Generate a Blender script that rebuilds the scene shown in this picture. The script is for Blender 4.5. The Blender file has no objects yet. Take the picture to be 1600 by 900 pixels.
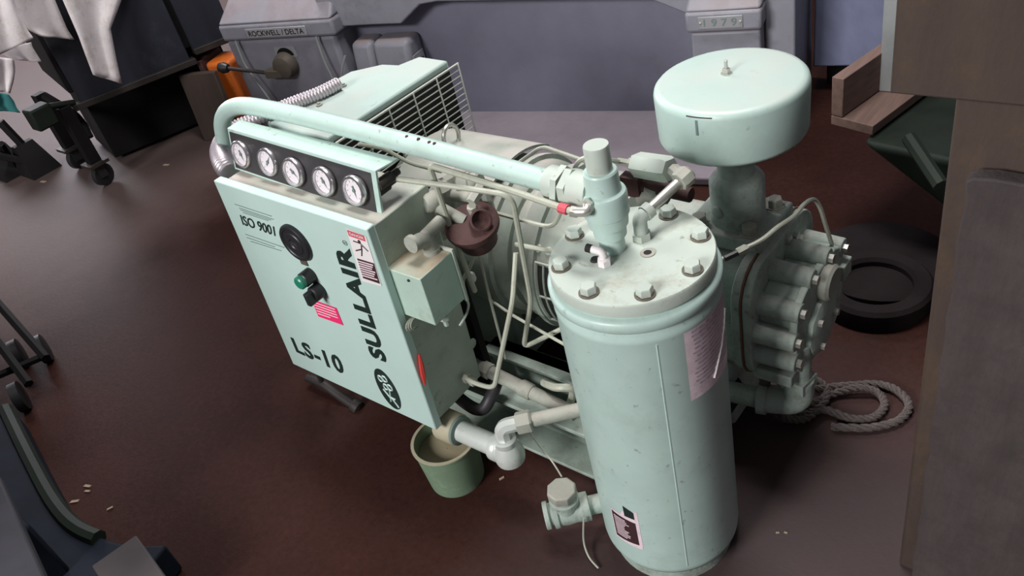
import bpy, bmesh, math, random
from mathutils import Vector, Matrix
random.seed(7)
scn = bpy.context.scene
COL = scn.collection

# ------------------------------------------------------------------ camera
FPX = 1290.0                       # focal length in pixels of a 1600 x 900 frame
def camera_axes():
    d = Vector((450.0, 1690.0, FPX)).normalized()      # world down seen from the camera (x right, y down, z forward)
    up = -d
    fw = Vector((0, 0, 1)); h = (fw - up * fw.dot(up)).normalized()
    r = h.cross(up); a = math.radians(-46.5)
    X = r * math.cos(a) + h * math.sin(a); Y = -r * math.sin(a) + h * math.cos(a)
    return X, Y, up
AX, AY, AZ = camera_axes()
CAMPOS = Vector((0, 0, 1.6))
cd = bpy.data.cameras.new('camera'); cam = bpy.data.objects.new('camera', cd); COL.objects.link(cam)
cd.sensor_width = 36.0; cd.lens = 36.0 * FPX / 1600.0; cd.clip_start = 0.02; cd.clip_end = 100
cam.matrix_world = Matrix(((AX.x, -AX.y, -AX.z, CAMPOS.x), (AY.x, -AY.y, -AY.z, CAMPOS.y), (AZ.x, -AZ.y, -AZ.z, CAMPOS.z), (0, 0, 0, 1)))
scn.camera = cam

# ------------------------------------------------------------------ world, lights, exposure
w = bpy.data.worlds.new('world'); scn.world = w; w.use_nodes = True
w.node_tree.nodes['Background'].inputs[0].default_value = (0.92, 0.92, 1.0, 1)
w.node_tree.nodes['Background'].inputs[1].default_value = 0.13
def area(name, loc, aim, size, power, col, sy=None):
    l = bpy.data.lights.new(name, 'AREA'); l.energy = power; l.color = col; l.size = size
    if sy: l.shape = 'RECTANGLE'; l.size_y = sy
    o = bpy.data.objects.new(name, l); COL.objects.link(o); o.location = loc
    o.rotation_euler = (Vector(aim) - Vector(loc)).to_track_quat('-Z', 'Y').to_euler()
    return o
area('front_window', (-1.6, -5.0, 3.9), (-1.2, 1.0, 0.5), 2.2, 500, (1.0, 0.98, 0.97), 1.6)
area('ceiling_lamp', (-1.15, 1.7, 4.4), (-1.15, 1.7, 0.0), 1.4, 70, (1.0, 0.97, 0.95), 0.7).data.spread = math.radians(130)
area('left_window', (-8.6, 3.0, 2.2), (-3.0, 1.8, 0.2), 2.6, 190, (0.95, 0.92, 1.0), 1.8)
area('rear_fill_light', (-4.2, 3.0, 4.4), (-4.2, 3.0, 0.0), 1.4, 75, (1.0, 0.97, 0.98), 0.7).data.spread = math.radians(120)  # unseen lamp added to brighten the lathe, cloths and far-left floor
scn.view_settings.view_transform = 'Standard'
scn.view_settings.look = 'None'
scn.view_settings.exposure = 0.0
scn.view_settings.gamma = 1.0
scn.view_settings.use_curve_mapping = False

# ------------------------------------------------------------------ helpers
def at(px, py, X=None, Y=None, Z=None):
    """point of the sight line through a photograph pixel where it meets the plane X=, Y= or Z="""
    c = Vector((px - 800.0, py - 450.0, FPX)); r = Vector((AX.dot(c), AY.dot(c), AZ.dot(c)))
    i, v = (0, X) if X is not None else (1, Y) if Y is not None else (2, Z)
    return CAMPOS + r * ((v - CAMPOS[i]) / r[i])

class MB:
    def __init__(s): s.v = []; s.f = []; s.m = []
    def add(s, vs, fs, m=0):
        b = len(s.v); s.v += [Vector(p) for p in vs]
        for f in fs: s.f.append([b + i for i in f]); s.m.append(m)
        return s
    def hexa(s, p, m=0):            # p: 4 bottom, 4 top (same order)
        return s.add(p, [(3, 2, 1, 0), (4, 5, 6, 7), (0, 1, 5, 4), (1, 2, 6, 5), (2, 3, 7, 6), (3, 0, 4, 7)], m)
    def box(s, lo, hi, m=0):
        a, b = lo, hi
        return s.hexa([(a[0], a[1], a[2]), (b[0], a[1], a[2]), (b[0], b[1], a[2]), (a[0], b[1], a[2]),
                       (a[0], a[1], b[2]), (b[0], a[1], b[2]), (b[0], b[1], b[2]), (a[0], b[1], b[2])], m)
    def prism(s, poly, off, m=0, cap=True):
        n = len(poly); off = Vector(off); P = [Vector(p) for p in poly]
        fs = [(i, (i + 1) % n, n + (i + 1) % n, n + i) for i in range(n)]
        if cap: fs += [tuple(range(n))[::-1], tuple(range(n, 2 * n))]
        return s.add(P + [p + off for p in P], fs, m)
    def rev(s, o, ax, prof, seg=24, m=0, ph=0.0, cap=True, arc=None):
        o = Vector(o); ax = Vector(ax).normalized()
        t = Vector((0, 0, 1)) if abs(ax.z) < .9 else Vector((1, 0, 0))
        e1 = (t - ax * t.dot(ax)).normalized(); e2 = ax.cross(e1)
        vs = []; fs = []; a0, a1 = arc if arc else (0, 2 * math.pi); n = seg if not arc else seg + 1
        for r, h in prof:
            for i in range(n):
                a = ph + a0 + (a1 - a0) * i / seg
                vs.append(o + ax * h + (e1 * math.cos(a) + e2 * math.sin(a)) * r)
        for k in range(len(prof) - 1):
            for i in range(seg):
                j = (i + 1) % n; fs.append((k * n + i, k * n + j, (k + 1) * n + j, (k + 1) * n + i))
        if cap and not arc: fs += [tuple(range(n))[::-1], tuple(range((len(prof) - 1) * n, len(prof) * n))]
        return s.add(vs, fs, m)
    def cyl(s, a, b, r, seg=16, m=0, r2=None, ph=0.0):
        a = Vector(a); b = Vector(b); return s.rev(a, b - a, [(r, 0), (r if r2 is None else r2, (b - a).length)], seg, m, ph)
    def tube(s, pts, r, seg=8, m=0, closed=False, rad=None):
        P = [Vector(p) for p in pts]; n = len(P); vs = []; fs = []; prev = None
        for i in range(n):
            if closed: d = P[(i + 1) % n] - P[i - 1]
            else: d = P[min(i + 1, n - 1)] - P[max(i - 1, 0)]
            d.normalize()
            if prev is None:
                t = Vector((0, 0, 1)) if abs(d.z) < .9 else Vector((1, 0, 0)); e = (t - d * t.dot(d)).normalized()
            else: e = (prev - d * prev.dot(d)).normalized()
            prev = e; f = d.cross(e); rr = rad(i) if rad else r
            for k in range(seg):
                a = 2 * math.pi * k / seg; vs.append(P[i] + (e * math.cos(a) + f * math.sin(a)) * rr)
        for i in range(n if closed else n - 1):
            j = (i + 1) % n
            for k in range(seg): l = (k + 1) % seg; fs.append((i * seg + k, i * seg + l, j * seg + l, j * seg + k))
        if not closed: fs += [tuple(range(seg))[::-1], tuple(range((n - 1) * seg, n * seg))]
        return s.add(vs, fs, m)
    def xf(s, M): s.v = [M @ p for p in s.v]; return s

def bend(pts, r=0.02, n=5):
    """polyline with rounded corners"""
    P = [Vector(p) for p in pts]; out = [P[0]]
    for i in range(1, len(P) - 1):
        a, b, c = P[i - 1], P[i], P[i + 1]; d1 = (a - b); d2 = (c - b)
        q = min(r, d1.length * .48, d2.length * .48); A = b + d1.normalized() * q; B = b + d2.normalized() * q
        for k in range(n + 1):
            t = k / n; out.append(A * (1 - t) ** 2 + b * 2 * t * (1 - t) + B * t * t)
    out.append(P[-1]); return out
def spline(pts, n=8, closed=False):
    P = [Vector(p) for p in pts]; N = len(P); out = []
    for i in range(N if closed else N - 1):
        g = (lambda k: P[k % N]) if closed else (lambda k: P[max(0, min(N - 1, k))])
        p0, p1, p2, p3 = g(i - 1), g(i), g(i + 1), g(i + 2)
        for k in range(n):
            t = k / n
            out.append(0.5 * ((2 * p1) + (p2 - p0) * t + (2 * p0 - 5 * p1 + 4 * p2 - p3) * t * t + (3 * p1 - p0 - 3 * p2 + p3) * t ** 3))
    if not closed: out.append(P[-1])
    return out

def wloc(o):
    v = Vector((0, 0, 0))
    while o: v = v + o.location; o = o.parent
    return v
def obj(name, mb, mats, parent=None, bevel=0, seg=2, smooth=True, ang=38, label=None):
    if not isinstance(mats, (list, tuple)): mats = [mats]
    lo = [min(p[i] for p in mb.v) for i in range(3)]; hi = [max(p[i] for p in mb.v) for i in range(3)]
    c = Vector(((lo[0] + hi[0]) / 2, (lo[1] + hi[1]) / 2, lo[2]))
    me = bpy.data.meshes.new(name); me.from_pydata([p - c for p in mb.v], [], mb.f)
    for m in mats: me.materials.append(m)
    me.polygons.foreach_set('material_index', mb.m)
    bm = bmesh.new(); bm.from_mesh(me); bmesh.ops.recalc_face_normals(bm, faces=bm.faces); bm.to_mesh(me); bm.free()
    if smooth:
        me.polygons.foreach_set('use_smooth', [True] * len(me.polygons)); me.set_sharp_from_angle(angle=math.radians(ang))
    me.update()
    o = bpy.data.objects.new(name, me); COL.objects.link(o)
    if parent: o.parent = parent; o.location = c - wloc(parent)
    else: o.location = c
    if bevel:
        b = o.modifiers.new('bevel', 'BEVEL'); b.width = bevel; b.segments = seg; b.limit_method = 'ANGLE'; b.angle_limit = math.radians(40)
    if label: o['label'] = label
    return o
def tag(o, label, cat, group=None, kind=None):
    o['label'] = label; o['category'] = cat
    if group: o['group'] = group
    if kind: o['kind'] = kind
    return o
def thing(name, loc, label, cat, group=None):
    o = bpy.data.objects.new(name, None); COL.objects.link(o); o.location = loc; o.empty_display_size = .05
    return tag(o, label, cat, group)
def part(name, loc, parent):
    o = bpy.data.objects.new(name, None); COL.objects.link(o); o.parent = parent; o.location = Vector(loc) - wloc(parent); o.empty_display_size = .05
    return o
def struct(o): o['kind'] = 'structure'; return o
def text_mb(body, quad, bold=0.0, shear=0.0, m=0, res=3, space=1.0):
    """lettering stretched onto a quad: baseline start, baseline end, cap end, cap start"""
    cu = bpy.data.curves.new('t', 'FONT'); cu.body = body; cu.offset = bold; cu.shear = shear; cu.resolution_u = res; cu.space_character = space
    to = bpy.data.objects.new('t', cu); me = bpy.data.meshes.new_from_object(to)
    xs = [v.co.x for v in me.vertices]; ys = [v.co.y for v in me.vertices]
    x0, x1, y0, y1 = min(xs), max(xs), min(ys), max(ys); q = [Vector(p) for p in quad]; mb = MB(); vs = []
    for v in me.vertices:
        s = (v.co.x - x0) / (x1 - x0); t = (v.co.y - y0) / (y1 - y0)
        vs.append(q[0] * (1 - s) * (1 - t) + q[1] * s * (1 - t) + q[2] * s * t + q[3] * (1 - s) * t)
    mb.add(vs, [tuple(p.vertices) for p in me.polygons], m)
    bpy.data.objects.remove(to); bpy.data.curves.remove(cu); bpy.data.meshes.remove(me)
    return mb

# ------------------------------------------------------------------ materials
def nodes(name):
    m = bpy.data.materials.new(name); m.use_nodes = True; nt = m.node_tree; return m, nt, nt.nodes['Principled BSDF']
def mat(name, col, rough=.5, metal=0, var=.12, scale=9, dirt=None, damt=.35, dscale=14, dth=(.52, .7), bump=0, bscale=120, top=None, tamt=.7, spec=.5, streak=None, specks=0):
    m, nt, b = nodes(name); N = nt.nodes.new; L = nt.links.new
    tc = N('ShaderNodeTexCoord'); geo = N('ShaderNodeNewGeometry')
    n1 = N('ShaderNodeTexNoise'); n1.inputs['Scale'].default_value = scale; n1.inputs['Detail'].default_value = 6; n1.inputs['Roughness'].default_value = .65
    src = tc.outputs['Object']
    if streak:
        mp = N('ShaderNodeMapping'); mp.inputs['Scale'].default_value = streak; L(src, mp.inputs[0]); src = mp.outputs[0]
    L(src, n1.inputs['Vector'])
    r = N('ShaderNodeValToRGB'); r.color_ramp.elements[0].position = .3; r.color_ramp.elements[1].position = .72
    c = Vector(col[:3]); r.color_ramp.elements[0].color = (*(c * (1 - var)), 1); r.color_ramp.elements[1].color = (*(c * (1 + var)), 1)
    L(n1.outputs['Fac'], r.inputs[0]); out = r.outputs[0]
    def mixin(fac, colr, out):
        x = N('ShaderNodeMix'); x.data_type = 'RGBA'; L(fac, x.inputs[0]); L(out, x.inputs[6]); x.inputs[7].default_value = (*colr, 1); return x.outputs[2]
    def ramp(s, lo, hi, amt):
        k = N('ShaderNodeMapRange'); k.inputs[1].default_value = lo; k.inputs[2].default_value = hi; k.inputs[4].default_value = amt; L(s, k.inputs[0]); return k.outputs[0]
    if dirt:
        n2 = N('ShaderNodeTexNoise'); n2.inputs['Scale'].default_value = dscale; n2.inputs['Detail'].default_value = 9; n2.inputs['Roughness'].default_value = .75
        L(tc.outputs['Object'], n2.inputs['Vector']); out = mixin(ramp(n2.outputs['Fac'], dth[0], dth[1], damt), dirt, out)
    if specks:                                # chips and grime flecks
        n5 = N('ShaderNodeTexNoise'); n5.inputs['Scale'].default_value = 55; n5.inputs['Detail'].default_value = 3; L(tc.outputs['Object'], n5.inputs['Vector'])
        out = mixin(ramp(n5.outputs['Fac'], .66, .74, specks), (.12, .10, .08), out)
    if top:                                   # settled dust on faces that look up
        sx = N('ShaderNodeSeparateXYZ'); L(geo.outputs['Normal'], sx.inputs[0]); up = ramp(sx.outputs['Z'], .55, .95, tamt)
        n3 = N('ShaderNodeTexNoise'); n3.inputs['Scale'].default_value = 7; n3.inputs['Detail'].default_value = 6; L(tc.outputs['Object'], n3.inputs['Vector'])
        mm = N('ShaderNodeMath'); mm.operation = 'MULTIPLY'; L(up, mm.inputs[0]); L(ramp(n3.outputs['Fac'], .3, .6, 1), mm.inputs[1]); out = mixin(mm.outputs[0], top, out)
    L(out, b.inputs['Base Color']); b.inputs['Roughness'].default_value = rough; b.inputs['Metallic'].default_value = metal; b.inputs['Specular IOR Level'].default_value = spec
    if bump:
        n4 = N('ShaderNodeTexNoise'); n4.inputs['Scale'].default_value = bscale; n4.inputs['Detail'].default_value = 4; L(src if streak else tc.outputs['Object'], n4.inputs['Vector'])
        bp = N('ShaderNodeBump'); bp.inputs['Strength'].default_value = bump; bp.inputs['Distance'].default_value = .004; L(n4.outputs['Fac'], bp.inputs['Height']); L(bp.outputs[0], b.inputs['Normal'])
    return m
DUST = (.50, .41, .37)
MINT = (.47, .62, .57)
M_mint = mat('mint_paint', MINT, .38, var=.06, dirt=(.22, .25, .2), damt=.38, dscale=7, dth=(.52, .8), specks=.45)
M_door = mat('mint_door_paint', (.485, .645, .60), .4, var=.03)
M_dusty = mat('dusty_mint_paint', (.40, .47, .40), .55, var=.12, specks=.4, dirt=(.2, .2, .15), damt=.45, dscale=11, top=DUST, tamt=.75)
M_skid = mat('skid_paint', (.32, .39, .34), .6, var=.12, dirt=(.12, .10, .08), damt=.6, dscale=8, dth=(.46, .7), specks=.4)
M_lid = mat('lid_paint', (.47, .53, .475), .5, var=.06, dirt=(.25, .19, .12), damt=.75, dscale=8, dth=(.54, .78), specks=.5)
M_canister = mat('canister_paint', (.43, .57, .525), .42, var=.04, dirt=(.3, .33, .28), damt=.4, dscale=5, dth=(.52, .8), top=(.49, .54, .505), tamt=.8, specks=.3)
M_cast = mat('cast_green_paint', (.37, .45, .40), .6, var=.15, dirt=(.12, .10, .08), damt=.6, dscale=13, dth=(.46, .68), bump=.3, top=(.42, .39, .35), tamt=.55, specks=.5)
M_motor = mat('motor_paint', (.31, .36, .31), .6, var=.12, dirt=(.14, .12, .10), damt=.6, dscale=7, dth=(.46, .7), specks=.4, top=(.66, .62, .57), tamt=.8)
M_tube = mat('painted_tubing', (.42, .44, .36), .45, var=.1, dirt=(.25, .2, .15), damt=.4, dscale=30)
M_steel = mat('zinc_fitting', (.55, .55, .5), .35, .6, var=.12, dirt=(.2, .18, .15), damt=.4, dscale=30)
M_galv = mat('silver_painted_pipe', (.66, .70, .66), .3, .25, var=.06, dirt=(.3, .3, .28), damt=.4, dscale=25)
M_dusttop = mat('dusty_fitting', (.34, .36, .31), .7, var=.12, dirt=(.2, .18, .15), damt=.6, dscale=20, dth=(.46, .68), top=(.42, .36, .32), tamt=.6)
M_stain = mat('oily_washer', (.13, .11, .085), .6, .2, var=.25)
M_rusty = mat('rust_red_casting', (.062, .024, .022), .75, var=.3, dirt=(.03, .015, .015), damt=.5, dscale=20, bump=.3)
M_rusttop = mat('rust_stained_paint', (.42, .56, .48), .6, var=.08, dirt=(.2, .2, .15), damt=.4, top=(.32, .19, .11), tamt=.9)
M_black = mat('black_plastic', (.018, .018, .02), .45, var=.2)
M_blackpaint = mat('black_panel', (.035, .032, .036), .5, var=.2, dirt=(.12, .1, .09), damt=.25)
M_ink = mat('black_green_ink', (.012, .025, .022), .5, var=.1)
M_inkgrey = mat('thin_print', (.16, .22, .2), .6, var=.1)
M_chrome = mat('chrome_bezel', (.75, .72, .74), .22, .9, var=.06)
M_dial = mat('gauge_face', (.78, .72, .76), .25, 0, var=.06, dirt=(.45, .42, .44), damt=.4, dscale=40)
M_green = mat('green_button', (.02, .2, .12), .35, var=.1)
M_pink = mat('pink_sticker', (.85, .03, .16), .5, var=.05)
M_red = mat('red_paint', (.55, .05, .04), .5, var=.15)
M_redsign = mat('danger_red', (.62, .08, .11), .5, var=.08)
M_white = mat('white_print', (.78, .74, .74), .5, var=.05)
M_cream = mat('worn_collar', (.42, .38, .27), .6, var=.12, dirt=(.2, .16, .08), damt=.5)
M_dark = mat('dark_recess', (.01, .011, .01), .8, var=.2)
M_wire = mat('guard_wire', (.5, .54, .48), .4, .2, var=.1)
M_bucket = mat('green_bucket_plastic', (.17, .25, .165), .5, var=.08, dirt=(.34, .40, .31), damt=.45, dscale=18, dth=(.55, .7))
M_bucketin = mat('bucket_inside', (.30, .26, .17), .7, var=.15)
M_duct = mat('corrugated_foil', (.52, .47, .50), .42, .7, var=.08)
M_sheet = mat('old_pink_label', (.80, .65, .70), .5, var=.15, scale=30, dirt=(.45, .36, .42), damt=.6, dscale=45)
M_labeldark = mat('label_dark_print', (.05, .022, .025), .5, var=.2)
M_lathe = mat('grey_machine_enamel', (.25, .25, .29), .5, var=.1, dirt=(.09, .08, .09), damt=.4, dscale=6, top=(.28, .21, .20), tamt=.75)
M_tray = mat('dusty_tray', (.26, .225, .26), .6, var=.1, dirt=(.2, .14, .14), damt=.4, dscale=4)
M_panel = mat('grey_sheet_panel', (.19, .19, .25), .6, var=.12, scale=5, dirt=(.16, .11, .07), damt=.4, dscale=4, dth=(.6, .78))
M_plate = mat('name_plate', (.36, .36, .38), .45, .2, var=.1)
M_iron = mat('dark_iron', (.035, .03, .028), .6, .3, var=.25, dirt=(.09, .06, .04), damt=.4)
M_knob = mat('bronze_dusty_knob', (.12, .10, .08), .6, .2, var=.2)
M_blue = mat('dark_blue_panel', (.016, .018, .028), .55, var=.35, scale=5, streak=(1, 1, .12), dirt=(.05, .055, .07), damt=.5, dscale=8)
M_frame = mat('black_frame', (.008, .007, .007), .7, var=.3, spec=.2)
M_cloth = mat('soiled_canvas', (.85, .79, .80), .95, var=.14, scale=6, dirt=(.4, .31, .22), damt=.6, dscale=9, dth=(.5, .68), bump=.2)
M_orange = mat('chipped_orange_paint', (.72, .16, .02), .5, var=.08, dirt=(.05, .03, .02), damt=.85, dscale=22, dth=(.6, .66))
M_brown = mat('brown_board', (.065, .043, .034), .8, var=.3, streak=(1, 1, .15))
M_wood = mat('raw_timber', (.15, .092, .075), .75, var=.25, scale=10, streak=(6, .5, 6))
M_rust = mat('rusty_column', (.058, .038, .030), .8, var=.3, scale=7, dirt=(.10, .062, .03), damt=.6, dscale=7, dth=(.5, .75), bump=.35, streak=(1, 1, .25))
M_board = mat('weathered_board', (.058, .045, .044), .8, var=.25, scale=9, streak=(2.2, 2.2, .5), dirt=(.034, .025, .025), damt=.6, dscale=8, dth=(.45, .65), bump=.35, bscale=60)
M_boardedge = mat('board_sawn_edge', (.20, .15, .13), .8, var=.25, streak=(3, 3, .5))
M_dkgreen = mat('dark_green_enamel', (.010, .016, .011), .65, var=.3, dirt=(.014, .010, .009), damt=.5, spec=.25)
M_pit = mat('sooty_iron', (.012, .008, .0085), .85, var=.3, bump=.3, spec=.2)
M_rope = mat('dirty_rope', (.105, .085, .08), .95, var=.25, scale=60, bump=.9, bscale=260)
M_slab = mat('grey_cast_slab', (.036, .036, .043), .7, spec=.2, var=.15, dirt=(.05, .042, .055), damt=.4)
M_bluegrey = mat('blue_grey_casting', (.010, .013, .021), .7, var=.25, spec=.12)
M_paper = mat('grey_cardboard', (.05, .041, .043), .85, var=.12)
M_chip = mat('wood_chip', (.35, .27, .2), .9, var=.2)
M_strip = mat('galvanised_strip', (.32, .34, .34), .5, .3, var=.12)
M_sheetblue = mat('pale_blue_sheet', (.15, .165, .26), .45, .1, var=.12, streak=(1, 6, 1))
M_teal = mat('teal_cloth', (.05, .25, .25), .9, var=.2)

def floor_material():
    m, nt, b = nodes('oily_concrete'); N = nt.nodes.new; L = nt.links.new
    tc = N('ShaderNodeTexCoord')
    n1 = N('ShaderNodeTexNoise'); n1.inputs['Scale'].default_value = 1.3; n1.inputs['Detail'].default_value = 7; n1.inputs['Roughness'].default_value = .6; L(tc.outputs['Object'], n1.inputs['Vector'])
    r = N('ShaderNodeValToRGB'); e = r.color_ramp.elements; e[0].position = .32; e[0].color = (.020, .0072, .0056, 1); e[1].position = .7; e[1].color = (.045, .018, .014, 1)
    L(n1.outputs['Fac'], r.inputs[0])
    n2 = N('ShaderNodeTexNoise'); n2.inputs['Scale'].default_value = 60; n2.inputs['Detail'].default_value = 5; n2.inputs['Roughness'].default_value = .7; L(tc.outputs['Object'], n2.inputs['Vector'])
    x = N('ShaderNodeMix'); x.data_type = 'RGBA'; x.blend_type = 'OVERLAY'; x.inputs[0].default_value = .55; L(r.outputs[0], x.inputs[6]); L(n2.outputs['Fac'], x.inputs[7])
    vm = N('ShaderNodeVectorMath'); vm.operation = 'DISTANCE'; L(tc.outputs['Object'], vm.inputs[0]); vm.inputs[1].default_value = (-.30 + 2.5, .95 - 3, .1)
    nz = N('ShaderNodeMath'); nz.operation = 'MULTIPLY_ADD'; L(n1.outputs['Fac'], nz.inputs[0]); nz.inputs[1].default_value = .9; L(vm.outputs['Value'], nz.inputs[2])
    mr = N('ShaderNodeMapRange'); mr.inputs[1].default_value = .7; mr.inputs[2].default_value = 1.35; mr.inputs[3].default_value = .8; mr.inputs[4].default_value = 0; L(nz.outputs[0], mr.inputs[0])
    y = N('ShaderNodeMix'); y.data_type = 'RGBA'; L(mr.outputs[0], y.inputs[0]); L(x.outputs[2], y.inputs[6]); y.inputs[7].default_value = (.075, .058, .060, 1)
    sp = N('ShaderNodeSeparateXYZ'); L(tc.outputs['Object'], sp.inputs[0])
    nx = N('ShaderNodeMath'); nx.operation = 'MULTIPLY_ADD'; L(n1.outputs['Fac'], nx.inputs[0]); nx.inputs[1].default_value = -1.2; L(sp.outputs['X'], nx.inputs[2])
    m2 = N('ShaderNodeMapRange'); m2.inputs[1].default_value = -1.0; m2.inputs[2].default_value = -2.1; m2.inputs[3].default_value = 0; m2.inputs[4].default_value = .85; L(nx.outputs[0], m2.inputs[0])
    y2 = N('ShaderNodeMix'); y2.data_type = 'RGBA'; L(m2.outputs[0], y2.inputs[0]); L(y.outputs[2], y2.inputs[6]); y2.inputs[7].default_value = (.115, .085, .080, 1)  # window sheen at the far left, put into the floor colour
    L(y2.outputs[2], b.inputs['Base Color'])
    rr = N('ShaderNodeMapRange'); rr.inputs[3].default_value = .45; rr.inputs[4].default_value = .6; L(n1.outputs['Fac'], rr.inputs[0]); L(rr.outputs[0], b.inputs['Roughness'])
    b.inputs['Specular IOR Level'].default_value = .06
    bp = N('ShaderNodeBump'); bp.inputs['Strength'].default_value = .25; bp.inputs['Distance'].default_value = .004; L(n2.outputs['Fac'], bp.inputs['Height']); L(bp.outputs[0], b.inputs['Normal'])
    return m
M_floor = floor_material()

# ------------------------------------------------------------------ setting
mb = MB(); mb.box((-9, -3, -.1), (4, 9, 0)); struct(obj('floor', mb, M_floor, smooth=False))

# rusty steel column with a wide plate high up, right of the machine
mb = MB(); mb.box((-.236, 1.072, 0), (.25, 1.30, 2.2)); col = obj('steel_column', mb, M_rust, bevel=.006)
struct(col); col['label'] = 'rust brown steel column at the right edge behind the board'
mb = MB(); mb.box((-.309, 1.045, 1.052), (.25, 1.07, 2.0)); obj('gusset_plate', mb, M_rust, col, bevel=.003)

# ================================================================== the compressor
comp = thing('air_compressor', (-1.05, 1.2, 0), 'mint green rotary screw air compressor with upright tank and five-gauge console', 'compressor')
YD = .778
CTL, CTR, CBL, CBR = at(333, 282, Y=YD), at(572.5, 359, Y=YD), at(457.8, 569, Y=YD), at(682, 673, Y=YD)
def onface(p, d=.0012):            # point of the door plane, proud by d
    return Vector((p.x, YD - d, p.z))
def D(px, py, d=.0012): return onface(at(px, py, Y=YD), d)

# ---- control cabinet
cab = part('control_cabinet', (-1.45, .87, .22), comp)
YR = .965
ins = .010
mb = MB()
q = [CBL, CBR, CTR, CTL]; c0 = (CTL + CTR + CBL + CBR) / 4
def insetp(p, k): d = (c0 - p); return Vector((p.x + math.copysign(k, d.x), p.y, p.z + math.copysign(k, d.z)))
qi = [insetp(p, ins) for p in q]
mb.prism([Vector((p.x, YD + .018, p.z)) for p in qi], (0, YR - YD - .018, 0)); obj('cabinet_body', mb, M_dusty, cab, bevel=.003)
mb = MB(); mb.prism([Vector((p.x, YD, p.z)) for p in q], (0, .022, 0)); door = obj('cabinet_door', mb, M_door, cab, bevel=.003)
# lettering and stickers on the door
obj('maker_lettering', text_mb('SULLAIR', [D(606, 567), D(546.5, 388), D(519.5, 380), D(580, 557)], bold=.045, space=1.08), M_ink, cab)
obj('model_lettering', text_mb('LS-10', [D(464, 550), D(540, 586), D(531, 557), D(453.6, 526)], bold=.03, space=1.12), M_ink, cab)
obj('certificate_lettering', text_mb('ISO 9001', [D(380, 351), D(431, 369), D(428.5, 353.5), D(375, 335)], bold=.014), M_ink, cab)
mb = MB()
for a, b_ in (((367, 319), (425, 338)), ((374, 325), (428, 343)), ((376, 328), (424, 344)), ((380, 332), (420, 345)), ((384, 366), (445, 387)), ((386, 371), (430, 386)), ((392, 377), (440, 392))):
    A, B = D(*a), D(*b_); mb.add([A, B, B + Vector((0, 0, .0016)), A + Vector((0, 0, .0016))], [(0, 1, 2, 3)])
obj('small_print', mb, M_inkgrey, cab, smooth=False)
mb = text_mb('R', [D(540.5, 381), D(541, 378), D(538, 376.6), D(537.6, 379.5)], 0); 
cc = D(539.3, 379)
mb.tube([cc + Vector((.006 * math.cos(t * .5236), 0, .006 * math.sin(t * .5236))) for t in range(12)], .0007, 4, closed=True); obj('registered_mark', mb, M_inkgrey, cab)
# oval emblem: rings and crossed strokes in white on black green
lc = D(606, 608); ax_u = (D(627, 640) - D(588, 575)) * .5; ax_u.y = 0
hl = .068; hw = .036
def E(u, v, d=.0014): return Vector((lc.x + hw * u + .0 * v, YD - d, lc.z + hl * v))
mb = MB(); mb.add([E(math.cos(t * .19635), math.sin(t * .19635), .0012) for t in range(32)], [tuple(range(32))]); obj('oval_emblem', mb, M_ink, cab, smooth=False)
mb = MB()
for (u, v) in ((-.24, .50), (.22, .58), (-.02, .14), (.42, .20)):
    mb.tube([E(u + .20 * math.cos(t * .3927), v + .14 * math.sin(t * .3927), .0022) for t in range(16)], .0022, 4, closed=True)
for a, b_ in (((-.42, -.05), (.0, -.40)), ((.22, .0), (-.14, -.62)), ((.0, -.36), (.52, -.38)), ((.15, -.38), (.52, -.78))):
    mb.tube([E(*a, .0022), E(*b_, .0022)], .0024, 4)
obj('emblem_rings', mb, M_door, cab)
# danger sticker
def quadmb(ps, d, m=0): mb = MB(); return mb.add([D(*p, d) for p in ps], [(0, 1, 2, 3)], m)
dg = quadmb([(566, 439), (597, 447), (572, 369), (541, 356)], .0010)
obj('danger_sticker', dg, M_white, cab, smooth=False)
obj('sticker_red_band', quadmb([(546, 368), (572, 377), (569.5, 368), (542.5, 358.5)], .0014), M_redsign, cab, smooth=False)
obj('sticker_black_panel', quadmb([(568, 434), (594.5, 443), (585, 411), (558.5, 403)], .0014), M_labeldark, cab, smooth=False)
obj('sticker_heading', text_mb('DANGER', [D(548, 366.5, .0018), D(570, 373.8, .0018), D(568.5, 369.5, .0018), D(546, 361.8, .0018)], .02), M_white, cab)
mb = MB()
for i in range(7):
    t = .1 + i * .125; L0 = [(559.5 + 9 * t, 405 + 30 * t), (583.5 + 9 * t - (i % 3) * 2, 412 + 30 * t - (i % 3) * .6)]
    A, B = D(*L0[0], .0018), D(*L0[1], .0018); mb.add([A, B, B + Vector((0, 0, .0035)), A + Vector((0, 0, .0035))], [(0, 1, 2, 3)])
obj('sticker_lines', mb, M_sheet, cab, smooth=False)
mb = MB()
for a, b_ in (((557, 391), (566, 389)), ((566, 389), (566, 399)), ((566, 389), (565, 383)), ((553, 376), (564, 380)), ((564, 380), (576, 392)), ((568, 385), (565, 383))):
    mb.tube([D(*a, .0014), D(*b_, .0014)], .0016, 4)
mb.rev(D(562, 377, .001), (0, -1, 0), [(.004, 0), (.004, .001)], 10); obj('sticker_figure', mb, M_labeldark, cab)
obj('pink_sticker', quadmb([(498, 494), (537, 508), (526, 481), (487, 467)], .0012), M_pink, cab, smooth=False)
mb = MB()
for i in range(5):
    t = .12 + i * .17; A = D(489.5 + 10.5 * t, 469 + 26 * t, .0018); B = D(523 + 10 * t - (i == 4) * 14, 480.5 + 26 * t - (i == 4) * 5, .0018)
    mb.add([A, B, B + Vector((0, 0, .003)), A + Vector((0, 0, .003))], [(0, 1, 2, 3)])
obj('sticker_lines', mb, M_white, cab, smooth=False)
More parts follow.
